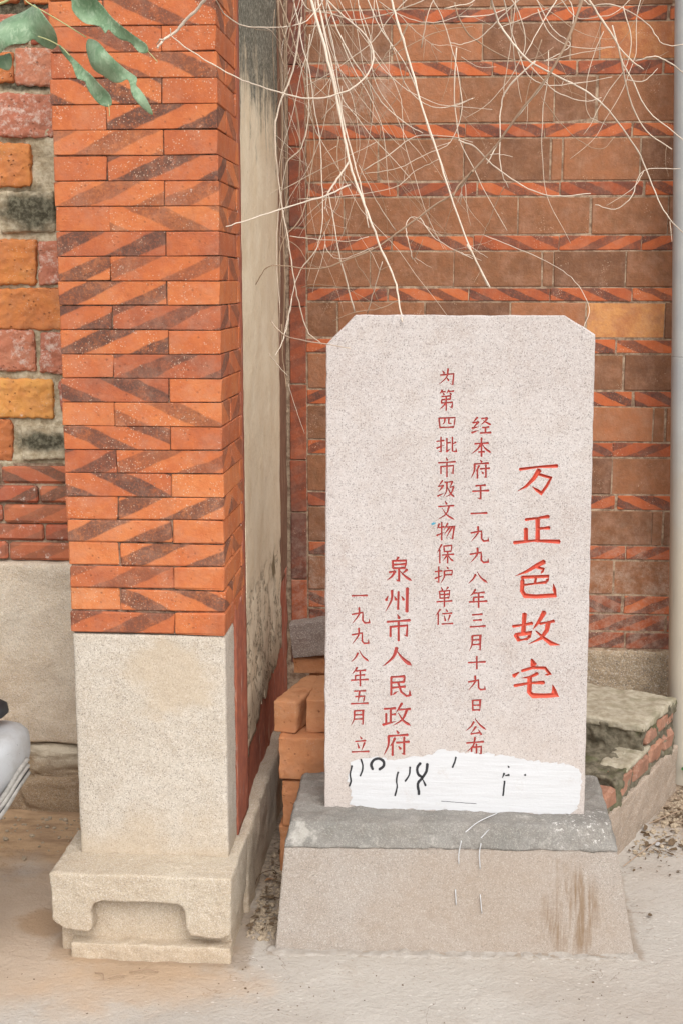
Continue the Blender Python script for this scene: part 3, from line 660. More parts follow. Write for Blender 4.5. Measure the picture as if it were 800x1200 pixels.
# the five large characters are traced stroke by stroke (photo pixels x8)
BIG = {
 '万': (590, 530, 'h24 145,160 320,137 500,128;p34 330,165 275,250 205,320 125,365;b24 330,208 440,240 400,315 350,385 262,322'),
 '正': (590, 530, 'h24 200,632 420,602;v38 315,620 315,835;h26 315,716 425,708;v36 205,715 205,830;h28 90,848 280,828 520,838'),
 '色': (590, 530, 'p34 378,1025 305,1062 210,1118 105,1160;b24 285,1072 372,1095 345,1140;v24 170,1172 178,1235;b28 165,1172 420,1162 390,1235;v22 300,1165 290,1222;h20 178,1245 390,1218;b36 172,1200 168,1300 195,1345 300,1352 480,1340 462,1232'),
 '故': (590, 680, 'v38 192,312 180,490;h24 80,432 180,418 265,402;v34 105,510 140,565;b34 105,512 255,492 215,562;h20 140,562 220,548;p34 378,295 330,380 268,462;h22 335,408 470,382;p34 415,392 400,470 345,545 225,600;n34 298,475 370,540 440,592 525,608'),
 '宅': (590, 680, 'd44 258,740 278,795;d28 140,862 88,898;b26 165,850 265,820 385,822 430,882 380,888;p24 315,872 245,905 160,917;h26 95,988 250,962 375,958;b40 240,905 236,1050 270,1082 400,1082 480,1075 455,978')}
def brush(kind, pts, wd):
    """outline of a brush stroke with its centre line; wd = full width in mm"""
    P = [Vector(p) for p in pts]
    if kind in 'pn' and len(P) == 3: P = [Vector(q[:2]) for q in spline([Vector((*p, 0)) for p in P], 3)]
    elif len(P) == 2: P = [P[0].lerp(P[1], t/2) for t in range(3)]
    elif kind == 'b':
        Q = [P[0]]
        for a, b in zip(P, P[1:]): Q += [a.lerp(b, .5), b]
        P = Q
    L = [0]
    for a, b in zip(P, P[1:]): L.append(L[-1]+(b-a).length)
    T = L[-1] or 1
    def f(t):
        if kind == 'h': return .70+.45*abs(t-.45)*1.6+(.15 if t > .9 else 0)
        if kind == 'v': return 1.0-.1*math.sin(t*math.pi)
        if kind == 'p': return 1.1*(1-t)**.6+.10
        if kind == 'n': return .35+1.15*t if t < .8 else 1.27*(1-t)/.2+.12
        if kind == 'd': return .4+.9*t
        return .95 if t < .86 else .95*(1-t)/.14+.14
    l, r = [], []; N = len(P)
    for i, p in enumerate(P):
        a = P[max(i-1, 0)]; b = P[min(i+1, N-1)]; t = (b-a)
        if t.length < 1e-6: continue
        t.normalize(); n = Vector((-t.y, t.x)); hw = wd/2*f(L[i]/T)
        if 0 < i < N-1:
            c = max(.55, (p-a).normalized().dot(t)); hw /= c
        l.append(p+n*hw); r.append(p-n*hw)
    t0 = (P[1]-P[0]).normalized(); t1 = (P[-1]-P[-2]).normalized()
    cap0 = P[0]-t0*wd*.28*f(0); cap1 = P[-1]+t1*wd*.28*f(1)
    return [cap0]+l+[cap1]+r[::-1], P
STROKES = []                                        # (char index, outline, spine, depth)
CHARS = []
def put_small(ch, x0, x1, y0, y1, wpx=2.0):
    ci = len(CHARS); CHARS.append((ch, 0))
    for kd, wf, pts in G[ch]:
        q = [loc2(x0+(x1-x0)*u/100, y0+(y1-y0)*v/100) for u, v in pts]
        o, sp = brush(kd, q, wpx*2.2*wf); STROKES.append((ci, o, sp, 1.6))
for ch, (ox, oy, s) in BIG.items():
    ci = len(CHARS); CHARS.append((ch, 1))
    for part in s.split(';'):
        t = part.split(); pts = [tuple(float(q) for q in p.split(',')) for p in t[1:]]
        q = [loc2(ox+u/8, oy+v/8) for u, v in pts]
        o, sp = brush(t[0][0], q, float(t[0][1:])/8*1.9*1.2); STROKES.append((ci, o, sp, 3.6))
for ch, b in zip('经本府于一九九八年三月十九日公布', ((552, 575, 489, 508), (552, 575, 513, 535), (551, 573, 539, 561), (553, 572, 567, 586), (551, 570, 600, 603), (551, 572, 617, 635), (550, 572, 642, 660), (548, 571, 670, 684), (549, 570, 691, 712), (550, 568, 719, 735), (549, 564, 744, 763), (548, 568, 769, 784), (548, 568, 792, 809), (552, 563, 820, 833), (545, 569, 842, 861), (546, 567, 864, 888))): put_small(ch, *b)
for ch, b in zip('为第四批市级文物保护单位', ((513, 532, 432, 452), (513, 532, 457, 481), (513, 533, 489, 502), (511, 534, 512, 531), (513, 533, 536, 559), (512, 532, 563, 583), (512, 532, 587, 609), (511, 532, 612, 633), (511, 531, 638, 660), (509, 531, 664, 684), (511, 529, 688, 711), (509, 530, 714, 732))): put_small(ch, *b, wpx=1.75)
for ch, b in zip('泉州市人民政府', ((452, 482, 653, 682), (451, 479, 689, 717), (453, 480, 720, 751), (448, 482, 759, 781), (454, 480, 792, 817), (448, 481, 824, 851), (449, 479, 856, 886))): put_small(ch, *b, wpx=2.5)
for ch, b in zip('一九九八年五月立', ((412, 430, 697, 699), (412, 433, 712, 731), (412, 432, 736, 755), (411, 432, 762, 776), (411, 431, 782, 804), (411, 431, 809, 825), (411, 427, 832, 850), (412, 432, 863, 882))): put_small(ch, *b, wpx=1.9)
# chipped outline, inset by a small arris
def edge_pts(P, step=22):
    out = []
    for a, b in zip(P, P[1:]+P[:1]):
        n = max(1, int((b-a).length/step)); t = (b-a).normalized(); nn = Vector((-t.y, t.x))
        for i in range(n): out.append(a.lerp(b, i/n) + (nn*random.gauss(0, .5) if i else Vector((0, 0))))
    return out
O1 = edge_pts(OUT); cen = sum(O1, Vector((0, 0)))/len(O1)
O0 = [p + (cen-p).normalized()*random.uniform(2.0, 4.5) for p in O1]
verts = list(O0); nO = len(O0); edges = [(i, (i+1) % nO) for i in range(nO)]
for ci, o, sp, dp in STROKES:
    b0 = len(verts); verts += o; edges += [(b0+i, b0+(i+1) % len(o)) for i in range(len(o))]
    s0 = len(verts); verts += sp; edges += [(s0+i, s0+i+1) for i in range(len(sp)-1)]
vo, eo, fo, _, _, _ = delaunay_2d_cdt(verts, edges, [], 0, 1e-3)
FC = np.array([[sum(vo[i].x for i in f)/len(f), sum(vo[i].y for i in f)/len(f)] for f in fo])
def winding(P, poly):
    w_ = np.zeros(len(P), int); n_ = len(poly)
    for i in range(n_):
        a, b = poly[i], poly[(i+1) % n_]; cr = (b.x-a.x)*(P[:, 1]-a.y)-(P[:, 0]-a.x)*(b.y-a.y)
        w_ += ((a.y <= P[:, 1]) & (b.y > P[:, 1]) & (cr > 0)).astype(int) - ((a.y > P[:, 1]) & (b.y <= P[:, 1]) & (cr < 0)).astype(int)
    return w_ != 0
owner = np.full(len(fo), -1)
for ci, o, sp, dp in STROKES: owner[winding(FC, o) & (owner < 0)] = ci
inslab = winding(FC, O0)
slab_f, grv = [], {}; border = set()
for f, w_, ins in zip(fo, owner, inslab):
    if w_ >= 0: grv.setdefault(int(w_), []).append(f)
    elif ins: slab_f.append(f); border.update(f)
def to3(v, d=0.0): return Vector((v.x/1000, d/1000, v.y/1000))
bm = bmesh.new(); vm = {}
for f in slab_f:
    for i in f:
        if i not in vm: vm[i] = bm.verts.new(to3(vo[i]))
    try: bm.faces.new([vm[i] for i in f])
    except ValueError: pass
TH = .10
r1 = [bm.verts.new(to3(p, 3)) for p in O1]; r2 = [bm.verts.new(to3(p, TH*1000)) for p in O1]
r0 = []
for p in O0:
    k = min(vm, key=lambda i: (vo[i]-p).length_squared); r0.append(vm[k])
n = len(O1)
for i in range(n):
    j = (i+1) % n
    for a, b in ((r0, r1), (r1, r2)):
        try: bm.faces.new((a[i], a[j], b[j], b[i]))
        except ValueError: pass
bm.faces.new(r2)
bmesh.ops.recalc_face_normals(bm, faces=bm.faces)
slab = obj('slab', bm, M_stele, stele, P0, (-LEAN, 0, 0))
for ci, fs in grv.items():
    big = CHARS[ci][1]; dp = 7.0 if big else 2.2
    bm = bmesh.new(); m = {}
    for f in fs:
        for i in f:
            if i not in m: m[i] = bm.verts.new(to3(vo[i], 0 if i in border else dp))
        try: bm.faces.new([m[i] for i in f])
        except ValueError: pass
    bmesh.ops.recalc_face_normals(bm, faces=bm.faces)
    if sum(f.normal.y for f in bm.faces) > 0: bmesh.ops.reverse_faces(bm, faces=bm.faces)
    obj('carved_character', bm, M_redbig if big else M_redsmall, slab)
# overpainted strip, ink remains
def flat_patch(P, y, thick=.0006, wob=0.0, step=6):
    Q = []
    for a, b in zip(P, P[1:]+P[:1]):
        k = max(1, int((b-a).length/step))
        for i in range(k):
            p = a.lerp(b, i/k); s = wob*fbm((p.x/1000, p.y/1000, 0), 90, 3); Q.append(p+Vector((s, s*.8)))
    v2, _, f2, _, _, _ = delaunay_2d_cdt(Q, [], [list(range(len(Q)))], 1, 1e-4)
    bm = bmesh.new(); vs = [bm.verts.new((p.x/1000, y, p.y/1000)) for p in v2]
    for f in f2: bm.faces.new([vs[i] for i in f])
    e = bmesh.ops.extrude_face_region(bm, geom=list(bm.faces))
    for q in e['geom']:
        if isinstance(q, bmesh.types.BMVert): q.co.y -= thick
    bmesh.ops.recalc_face_normals(bm, faces=bm.faces); return bm
c5 = lambda x, y: loc2(400+x*.375, 870+y*.375)
PP = [c5(*p) for p in ((30, 60), (60, 50), (110, 45), (165, 55), (215, 45), (280, 40), (300, 22), (345, 28), (400, 32), (500, 40), (600, 58), (680, 64), (735, 76), (748, 100), (745, 150), (738, 205), (715, 222), (600, 224), (560, 216), (480, 224), (410, 222), (330, 216), (230, 208), (130, 214), (60, 206), (28, 190), (32, 150), (18, 120), (28, 90))]
obj('white_paint_patch', flat_patch(PP, -.0004, .0007, 7.5), M_paint, slab)
INK = [((32, 72), (27, 98), (29, 120), (24, 136)), ((61, 52), (66, 72), (64, 88), (58, 104)), ((97, 84), (92, 68), (101, 54), (118, 50), (131, 60), (130, 74), (117, 84)),
       ((176, 92), (171, 115), (173, 140), (166, 166)), ((213, 76), (211, 100), (198, 121)), ((246, 64), (236, 78), (238, 98), (252, 108)), ((267, 66), (264, 90), (250, 112), (238, 128), (241, 162)),
       ((250, 112), (262, 134)), ((356, 45), (352, 62), (345, 78)), ((510, 103), (522, 101)), ((508, 120), (506, 142), (503, 166)), ((501, 110), (507, 96)), ((519, 72), (522, 77)), ((569, 101), (574, 101)), ((310, 183), (365, 187), (420, 191))]
for i, p in enumerate(INK):
    wd = 1.0 if i == 14 else 6.5 if i in (2, 5, 6) else 4.2
    q = spline([Vector((*c5(*v), 0)) for v in p], 3) if len(p) > 2 else [Vector((*c5(*v), 0)) for v in p]
    o_, _ = brush('d' if len(p) == 2 else 'v', [tuple(v[:2]) for v in q], wd)
    obj('ink_mark', flat_patch(o_, -.0012, .0004, .7, 3), M_ink, slab)
c4 = lambda x, y: loc2(500+x/7.5, 575+y/7.5)
obj('ink_spot', flat_patch([c4(*q) for q in ((32, 292), (50, 278), (80, 282), (60, 298), (42, 302))], -.0002, .0004, .4, 3), M_blue, slab)
# cap and pedestal
PR = math.radians(2.6)
pb = thing('_tmp', '', '')
bpy.data.objects.remove(pb)
def rotped(bm):
    for v in bm.verts:
        p = v.co; p.x, p.y = p.x, p.y + (p.x)*math.tan(PR)
    return bm
def frustum(b, t, z0, z1):
    """b,t = (x0,x1,y0,y1) at bottom and top"""
    bm = bmesh.new(); r = bmesh.ops.create_cube(bm, size=1)
    for v in r['verts']:
        q = t if v.co.z > 0 else b
        v.co = Vector((q[1] if v.co.x > 0 else q[0], q[3] if v.co.y > 0 else q[2], z1 if v.co.z > 0 else z0))
    return bm
bm = rotped(frustum((-.369, .450, 2.752, 3.16), (-.346, .400, 2.778, 3.12), -.03, .240))
bmesh.ops.bevel(bm, geom=list(bm.edges), offset=.0025, segments=2, affect='EDGES')
obj('pedestal', bm, M_ped, stele)
rough(rotped(frustum((-.348, .402, 2.775, 3.12), (-.338, .388, 2.800, 3.10), .238, .293)), .0045, .05, 31, .005, 'cement_cap', M_cap, stele, .0016, .014)
def paintline(P, r):
    return tube([Vector(p) for p in P], r, n=5)
capn = lambda x, y, Y: onY(x, y, Y)-Vector((0, .001, 0))
for P, r in (([onZ(582, 953, .296), onZ(560, 963, .296), onZ(545, 975, .294)], .0012), ([capn(540, 985, 2.775), capn(537, 1000, 2.772), capn(537, 1012, 2.770)], .0012),
             ([onZ(572, 972, .295), onZ(563, 982, .290)], .0011), ([capn(563, 988, 2.778), capn(561, 1000, 2.774), capn(562, 1018, 2.772)], .0013),
             ([capn(533, 1042, 2.768), capn(534, 1060, 2.764)], .0013), ([capn(562, 1048, 2.768), capn(564, 1070, 2.764)], .0011)):
    obj('paint_drip', paintline(spline(P, 4), r), M_paint, stele)
lip = rough(rotped(box_bm(-.385, .455, 2.728, 2.77, -.02, .003)), .006, .03, 33, .005, 'cement_lip', M_liplight, stele)
# ================================================================== LOOSE BRICKS behind the stele
def loose(label, px0, px1, ytop, ybot, Y, depth, rz=0, tone=.5, mat=M_loose, xw=None, tilt=0, nm='loose_brick', rx=0, seed=1):
    a = onY(px0, (ytop+ybot)/2, Y); b = onY(px1, (ytop+ybot)/2, Y); t = onY(px0, ytop, Y).z; q = onY(px0, ybot, Y).z
    wd = xw or (b.x-a.x); h = t-q
    o = rough(box_bm(0, wd, 0, depth, 0, h), .003, .035, seed, .0045, nm, mat, None, .0008, .012, (a.x, Y, q), (rx, tilt, rz))
    o.color = (tone, 1, 0, 0)
    tag(o, label, 'brick' if nm == 'loose_brick' else 'tile', 'loose bricks piled behind the stele'); return o
loose('lowest loose brick, half hidden between pedestal and side wall', 328, 352, 968, 1024, 3.135, .12, 0, .55, seed=41, xw=.22)
loose('narrow loose brick just above the lowest one beside the cap', 331, 354, 915, 968, 3.13, .12, .03, .5, seed=42, xw=.22)
loose('wide orange loose brick lying crosswise beside the slab', 327, 390, 864, 913, 3.12, .12, .02, .5, seed=43, xw=.24)
loose('orange brick laid end-on at a slant, leftmost of the upper pair', 321, 344, 820, 857, 3.16, .235, -.26, .62, seed=44, xw=.062)
loose('orange brick laid end-on, tucked right against the slab edge', 359, 392, 820, 858, 3.16, .22, -.05, .66, seed=45, xw=.085)
loose('flat brick on top of the pair, under the grey tile', 344, 384, 771, 789, 3.42, .12, .02, .55, seed=46, xw=.2)
loose('sooty grey tile leaning on top of the brick pile', 344, 384, 731, 772, 3.40, .05, .0, .5, M_tile, .2, -.14, 'loose_tile', seed=47)
for k, (z, yy, lb) in enumerate(((.0, 3.42, 'hidden bottom brick at the back of the pile'), (.125, 3.42, 'hidden second brick at the back of the pile'), (.25, 3.42, 'hidden third brick at the back of the pile'), (.375, 3.44, 'hidden upper brick at the back under the flat brick'))):
    o = obj('loose_brick', box_bm(-.36, -.14, yy, yy+.12, z+.002, z+.122, .004, .002), M_loose); o.color = (.5, 1, 0, 0)
    tag(o, lb.replace('hidden', 'shaded'), 'brick', 'loose bricks piled behind the stele')
# ================================================================== BROKEN MASONRY on the right
rub = thing('masonry_fragment', 'broken mossy piece of brick masonry on a granite block, right of the stele', 'masonry fragment', (.434, 3.218, 0), math.atan2(.897, .44))
# local x runs along the exposed right face (back-right), local y points left-back
rough(box_bm(.11-.22, .62, 0, .30, -.02, .142), .004, .05, 51, .007, 'granite_block', M_rub, rub, .0015, .015)
def stepped():
    bm = bmesh.new()
    box_bm(-.10, .60, .012, .30, .13, .165, bm=bm); box_bm(.08, .60, .010, .28, .14, .215, bm=bm); box_bm(.30, .60, .010, .34, .15, .285, bm=bm)
    return bm
rough(stepped(), .012, .06, 52, .005, 'mortar_core', M_rubmortar, rub, .005, .016)
rough(box_bm(.30, .595, .006, .40, .272, .297), .004, .04, 53, .006, 'mortar_bed', M_rubtop, rub)
rough(prism([(.15, .206), (.36, .208), (.36, .224), (.18, .221)], .004, .085), .003, .03, 54, .005, 'mortar_bed', M_rubtop, rub)
for (a, b, z0_, z1_, tn) in ((-.09, -.03, .145, .182, .75), (-.005, .07, .148, .198, .5), (.105, .21, .150, .214, .45), (.235, .34, .152, .214, .4), (.365, .47, .152, .214, .5), (.49, .575, .152, .212, .4),
                     (.33, .42, .222, .270, .3), (.44, .585, .222, .272, .45)):
    brick(rub, ((a+b)/2, .0555, (z0_+z1_)/2), (round(b-a, 2), .105, round(z1_-z0_, 3)), M_rubred, tn, 1, None, 0, (0, random.uniform(-.03, .03), 0), bev=.010, jit=.005)
brick(rub, (.345, .40, .245), (.10, .13, .05), M_rubred, .5, bev=.006, jit=.003)
# ================================================================== PIPE
pipe = thing('drain_pipe', 'tall grey painted pipe standing against the brick wall at the right edge', 'pipe', (.748, 3.86, 0))
R_ = .052
def pole(z0, z1, r, lean=.0): return tube([Vector((-(z)*.034+.0, 0, z)) for z in [z0, z0+.0015, z0+.003, *np.linspace(z0+.1, z1-.1, 12), z1-.003, z1-.0015, z1]], r, n=28)
obj('pipe_section', pole(0, 1.288, R_), M_pipe, pipe); obj('pipe_section', pole(1.289, 2.7, R_-.0006), M_pipe, pipe)
# ================================================================== DRY VINE
vine = thing('dry_vine', 'tangle of bleached leafless vine stems hanging in front of the brick wall', 'vine', (0, 0, 0))
A5 = lambda P: [(300+x/3, y/3) for x, y in P]
A6 = lambda P: [(540+x/3, y/3) for x, y in P]
A4 = lambda P: [(230+x/4.615, y/4.615) for x, y in P]
ST = []                                             # photo points, start depth, end depth, radius mm start/end
def s5(P, y0, y1, r, r2=None, m=0): ST.append((A5(P), y0, y1, r, r2 or r*.5, m))
def s6(P, y0, y1, r, r2=None, m=0): ST.append((A6(P), y0, y1, r, r2 or r*.5, m))
s5([(190, -60), (195, 0), (225, 110), (260, 240), (290, 380), (320, 540), (350, 640), (400, 770), (440, 880), (485, 980), (505, 1080), (513, 1130)], 3.3, 2.95, 6.2, 2.5)
s5([(214, -60), (218, 0), (245, 130), (280, 290), (310, 440), (345, 570), (375, 690), (395, 800)], 3.32, 3.1, 4.8, 2)
s5([(470, -40), (475, 0), (500, 90), (540, 220), (580, 370), (630, 520), (680, 680), (745, 860), (820, 1010)], 3.4, 3.0, 4.6, 2.6)
s5([(240, -20), (285, 100), (330, 190), (395, 290), (450, 370), (520, 430), (585, 468)], 3.4, 3.5, 3, 1.5)
s5([(160, -30), (165, 5), (190, 35), (270, 50), (350, 70), (450, 50), (580, 5), (620, -40)], 3.5, 3.5, 2.2, 2)
s5([(230, -20), (310, 60), (380, 120), (410, 180), (400, 245), (350, 300), (290, 330), (200, 348), (100, 330), (0, 298), (-60, 275), (-180, 210), (-288, 135), (-300, 100)], [3.3, 3.2, 3.1, 3.0, 2.95, 2.9, 2.85, 2.8, 2.76, 2.72, 2.70, 2.68, 2.67, 2.66], 0, 3, 1.6)
ST.append(([(250, -10), (254, 0), (262, 15), (280, 28), (301, 32), (323, 32), (343, 30), (360, 24), (377, 3), (380, -10)], 2.68, 3.4, 2.2, 2, 0))
ST.append(([(250, -25), (240, 0), (221, 21), (206, 37), (192, 47), (185, 56)], 2.62, 2.66, 5.2, 3.2, 0))
ST.append(([(192, 47), (188, 46), (184, 52)], 2.66, 2.66, 3.2, 1.5, 0))
s5([(125, -20), (150, 80), (165, 170), (190, 260), (205, 380), (225, 500), (230, 620), (235, 760), (215, 870), (170, 930), (140, 990), (120, 1080), (95, 1200)], 3.6, 3.4, 2.8, 1.6)
s5([(80, -10), (120, 100), (150, 200), (180, 330), (200, 430), (205, 520), (190, 620), (180, 700), (150, 780), (90, 860), (80, 1020)], 3.7, 3.5, 3.2, 2, 1)
s5([(160, 60), (130, 250), (90, 350), (70, 430), (70, 540), (80, 640), (95, 740), (115, 850), (130, 960), (150, 1060), (180, 1160), (230, 1210)], 3.5, 3.3, 3.8, 2)
s5([(190, 120), (180, 250), (185, 400), (160, 520), (110, 570), (90, 680), (75, 800), (75, 950), (85, 1100)], 3.6, 3.5, 2.6, 1.6)
s5([(325, 570), (285, 630), (250, 682)], 3.1, 3.05, 4, 3); s5([(250, 682), (245, 720), (243, 735)], 3.05, 3.05, 2, 1)
s5([(-105, 797), (-10, 768), (120, 725), (240, 690), (330, 650)], [2.70, 2.74, 2.85, 3.0, 3.1], 0, 1.4, 3)
s5([(150, 700), (300, 690), (480, 660), (560, 600), (640, 560)], 3.3, 3.3, 1.5, 1)
s5([(760, 600), (745, 620), (690, 680), (600, 740), (510, 810), (420, 870), (330, 910), (220, 945), (100, 935), (40, 940), (0, 1000)], 3.2, 3.3, 3.6, 1.6, 1)
s5([(90, 670), (200, 610), (300, 560), (420, 500)], 3.4, 3.3, 1.6, 1); s5([(375, 600), (470, 540), (560, 480), (680, 480), (760, 500)], 3.3, 3.5, 1.8, 1.2)
s5([(600, -50), (620, 0), (650, 60), (690, 180), (712, 280), (720, 400), (680, 500), (600, 540), (500, 590), (380, 610)], 3.4, 3.2, 2, 1)
s5([(415, -20), (445, 100), (490, 190), (520, 290), (570, 350), (630, 378), (700, 370), (760, 345)], 3.5, 3.5, 2, 1.4)
s5([(415, -10), (408, 80), (403, 150)], 3.6, 3.6, 1.5, 1); s5([(500, 50), (560, 110), (650, 185)], 3.6, 3.6, 1.6, 1); s5([(580, 168), (600, 60), (625, -10)], 3.5, 3.5, 2.2, 1.6)
s5([(430, 215), (540, 160), (640, 110), (760, 92)], 3.6, 3.6, 1.4, 1, 1); s5([(430, 5), (500, 50), (600, 80), (700, 60), (760, 15)], 3.6, 3.6, 1.6, 1.2)
s5([(240, 815), (250, 880), (300, 910), (410, 870)], 3.3, 3.3, 1.5, 1); s5([(575, 765), (620, 830), (680, 870), (760, 910)], 3.4, 3.4, 2, 1.3)
s5([(550, 912), (535, 850), (525, 800), (540, 765), (578, 768)], 3.4, 3.4, 2, 1.3); s5([(550, 912), (560, 905)], 3.4, 3.4, 1.4, 1)
s5([(500, 1055), (430, 1085), (340, 1100), (270, 1130)], 3.05, 3.05, 1.6, 1, 1); s5([(390, 1102), (420, 1000), (443, 920)], 3.05, 3.0, 1.8, 1.4)
s5([(345, 1095), (320, 1000), (290, 880), (270, 760), (255, 680)], 3.3, 3.3, 3.2, 1.6); s5([(430, 1060), (390, 980), (350, 920), (320, 820), (310, 740)], 3.3, 3.3, 1.8, 1.2, 1)
s5([(120, 830), (200, 840), (320, 848), (395, 832)], 3.3, 3.2, 2, 1.2); s5([(85, 830), (150, 870), (190, 930), (255, 940)], 3.5, 3.5, 1.5, 1, 1)
s5([(745, 618), (722, 660), (717, 718)], 3.3, 3.3, 2, 1.2); s5([(490, 810), (430, 720), (390, 640), (360, 580)], 3.3, 3.2, 1.8, 1.2)
s5([(100, 160), (60, 90), (90, 200), (130, 340), (150, 460), (160, 600)], 3.8, 3.7, 3, 1.4, 1); s5([(60, 0), (100, 130), (160, 240), (230, 320), (300, 380), (345, 450), (355, 540)], 3.8, 3.5, 3, 1.2, 1)
s5([(290, 480), (285, 560), (300, 640), (290, 720), (240, 800), (200, 880)], 3.3, 3.3, 2, 1, 1); s5([(230, 420), (290, 350)], 3.3, 3.3, 1.4, 1)
s5([(70, 500), (100, 555), (140, 550), (165, 500), (185, 420), (190, 300)], 3.6, 3.6, 1.8, 1, 1); s5([(160, 1010), (200, 1000), (260, 1005), (330, 1020), (440, 1085)], 3.3, 3.2, 1.3, 1, 1)
ST.append(([(318, 376), (330, 390), (346, 397), (380, 403), (410, 408)], 3.2, 2.8, 2.6, 1.6, 0)); ST.append(([(342, 350), (337, 380), (331, 400), (323, 417)], 3.2, 3.2, 2.4, 1.6, 0))
ST.append(([(316, 415), (326, 428), (337, 440)], 3.5, 3.5, 2, 1.2, 0)); ST.append(([(330, 380), (332, 423), (336, 456)], 3.7, 3.7, 3, 1.6, 1)); ST.append(([(338, 450), (347, 480), (357, 508)], 3.7, 3.7, 1.4, .8, 0))
ST.append(([(326, 0), (328, 60), (331, 140), (330, 240), (334, 330), (331, 400)], 3.75, 3.75, 6, 3, 1)); ST.append(([(336, -10), (333, 90), (337, 190), (334, 260)], 3.8, 3.8, 5, 3, 1))
s6([(430, -30), (425, 0), (390, 100), (340, 210), (280, 300), (200, 400), (130, 500), (60, 580), (0, 640), (-30, 690)], 3.2, 3.2, 5, 3.4, 1)
s6([(100, -30), (105, 0), (130, 80), (180, 150), (240, 215), (330, 265), (420, 310), (500, 370), (580, 470), (640, 570), (690, 700), (740, 780), (785, 822)], 3.3, 3.7, 4.2, 2)
s6([(435, -20), (480, 50), (550, 160), (570, 260), (600, 370), (650, 460), (740, 525)], 3.4, 3.5, 4, 2); s6([(550, 160), (600, 215), (640, 243)], 3.42, 3.45, 2.6, 2)
s6([(430, 0), (460, 20), (520, 15), (590, 40), (660, 90), (710, 155), (790, 158)], 3.5, 3.6, 2.4, 1.6); s6([(145, -20), (170, 90), (210, 210), (240, 270), (310, 300), (420, 290), (530, 270)], 3.4, 3.5, 2.4, 1.2)
s6([(610, 215), (680, 200), (740, 225), (785, 262)], 3.45, 3.5, 2.4, 2); s6([(580, 280), (640, 285), (690, 240)], 3.45, 3.5, 1.8, 1)
s6([(-10, 492), (50, 520), (110, 580), (180, 630), (250, 670), (340, 690), (455, 680)], 3.3, 3.4, 2.8, 1.8); s6([(260, 215), (170, 300), (140, 370), (135, 480), (140, 600), (165, 660)], 3.35, 3.4, 3.2, 1.4)
s6([(220, -20), (120, 80), (60, 135), (0, 155), (-40, 150)], 3.5, 3.5, 2, 1.4); s6([(-10, 58), (80, 55), (160, 30), (215, -10)], 3.5, 3.5, 2, 1.4); s6([(260, -10), (320, 100), (380, 150), (360, 180), (290, 215)], 3.5, 3.4, 1.8, 1.2)
s6([(345, -10), (400, 60), (470, 62), (540, 45), (600, -10)], 3.5, 3.5, 2, 1.2); s6([(500, 110), (465, 190), (440, 300), (445, 400), (510, 440)], 3.6, 3.6, 1.6, 1)
s6([(340, -10), (280, 90), (220, 200)], 3.5, 3.4, 2, 1.4); s6([(280, 340), (340, 420), (410, 490), (490, 525), (540, 480)], 3.6, 3.6, 1.4, 1, 1)
s6([(75, 825), (200, 875), (320, 930), (400, 990), (450, 1080), (430, 1150)], 3.4, 2.95, 1.5, 1); s6([(150, 655), (120, 720), (80, 820), (45, 900)], 3.4, 3.4, 1.5, 1, 1)
s6([(470, 720), (540, 735), (600, 690), (640, 600), (770, 593)], 3.6, 3.7, 1.8, 1.3); s6([(640, 600), (620, 640), (580, 680), (510, 722)], 3.6, 3.6, 1.6, 1)
s6([(290, 215), (400, 190), (540, 165)], 3.4, 3.5, 1.6, 1); s6([(245, 235), (330, 320), (430, 355), (492, 343)], 3.4, 3.5, 1.8, 1.1); s6([(180, 150), (190, 240), (212, 360)], 3.4, 3.4, 1.8, .9)
s6([(733, 778), (740, 850)], 3.7, 3.7, 1.5, 1); s6([(-60, 380), (0, 360), (46, 343)], 3.5, 3.5, 1.6, 1); s6([(20, 858), (60, 885), (92, 905)], 3.2, 3.2, 1.4, .8); s6([(-5, 888), (35, 900), (70, 916)], 3.2, 3.2, 1.4, .8)
s6([(90, 575), (150, 470), (230, 370), (320, 250), (390, 90), (380, 0), (340, -30)], 3.3, 3.4, 2, 1.4); s6([(100, 545), (130, 540), (180, 552)], 3.3, 3.3, 1.2, .8)
s6([(20, 860), (45, 905), (92, 1005)], 3.05, 3.0, 3.4, 2.2)
s6([(0, 200), (60, 235), (122, 235)], 3.6, 3.6, 1.2, .8); s6([(190, 0), (170, 180), (150, 300), (150, 340)], 3.5, 3.5, 2, 1); s6([(640, 0), (600, 90), (560, 150), (530, 170)], 3.6, 3.6, 1.2, .8, 1)
s6([(-60, 30), (30, 10), (60, -20)], 3.4, 3.4, 2, 2); s6([(130, 100), (230, 60), (330, 20), (400, -20)], 3.6, 3.6, 1.5, 1)
rnd = random.Random(5); worlds = []
for pts, y0, y1, ra, rb, m in ST:
    n = len(pts); W = []
    for i, (x, y) in enumerate(pts):
        t = i/(n-1); W.append(onY(x, y, y0[i] if isinstance(y0, list) else y0+(y1-y0)*t + .025*math.sin(i*1.3+x*.02)))
    Q = spline(W, 5); N = len(Q)
    for i in range(1, N-1): Q[i] = Q[i]+Vector([rnd.gauss(0, .0006) for _ in range(3)])
    ra *= .64; rb *= .64                             # radii above were read as diameters
    rr = [((ra+(rb-ra)*i/(N-1))*(1+.12*rnd.random()+(.25 if rnd.random() < .07 else 0)))/1000 for i in range(N)]
    obj('stem', tube(Q, rr), M_twig if m else M_vine, vine); worlds.append((Q, m))
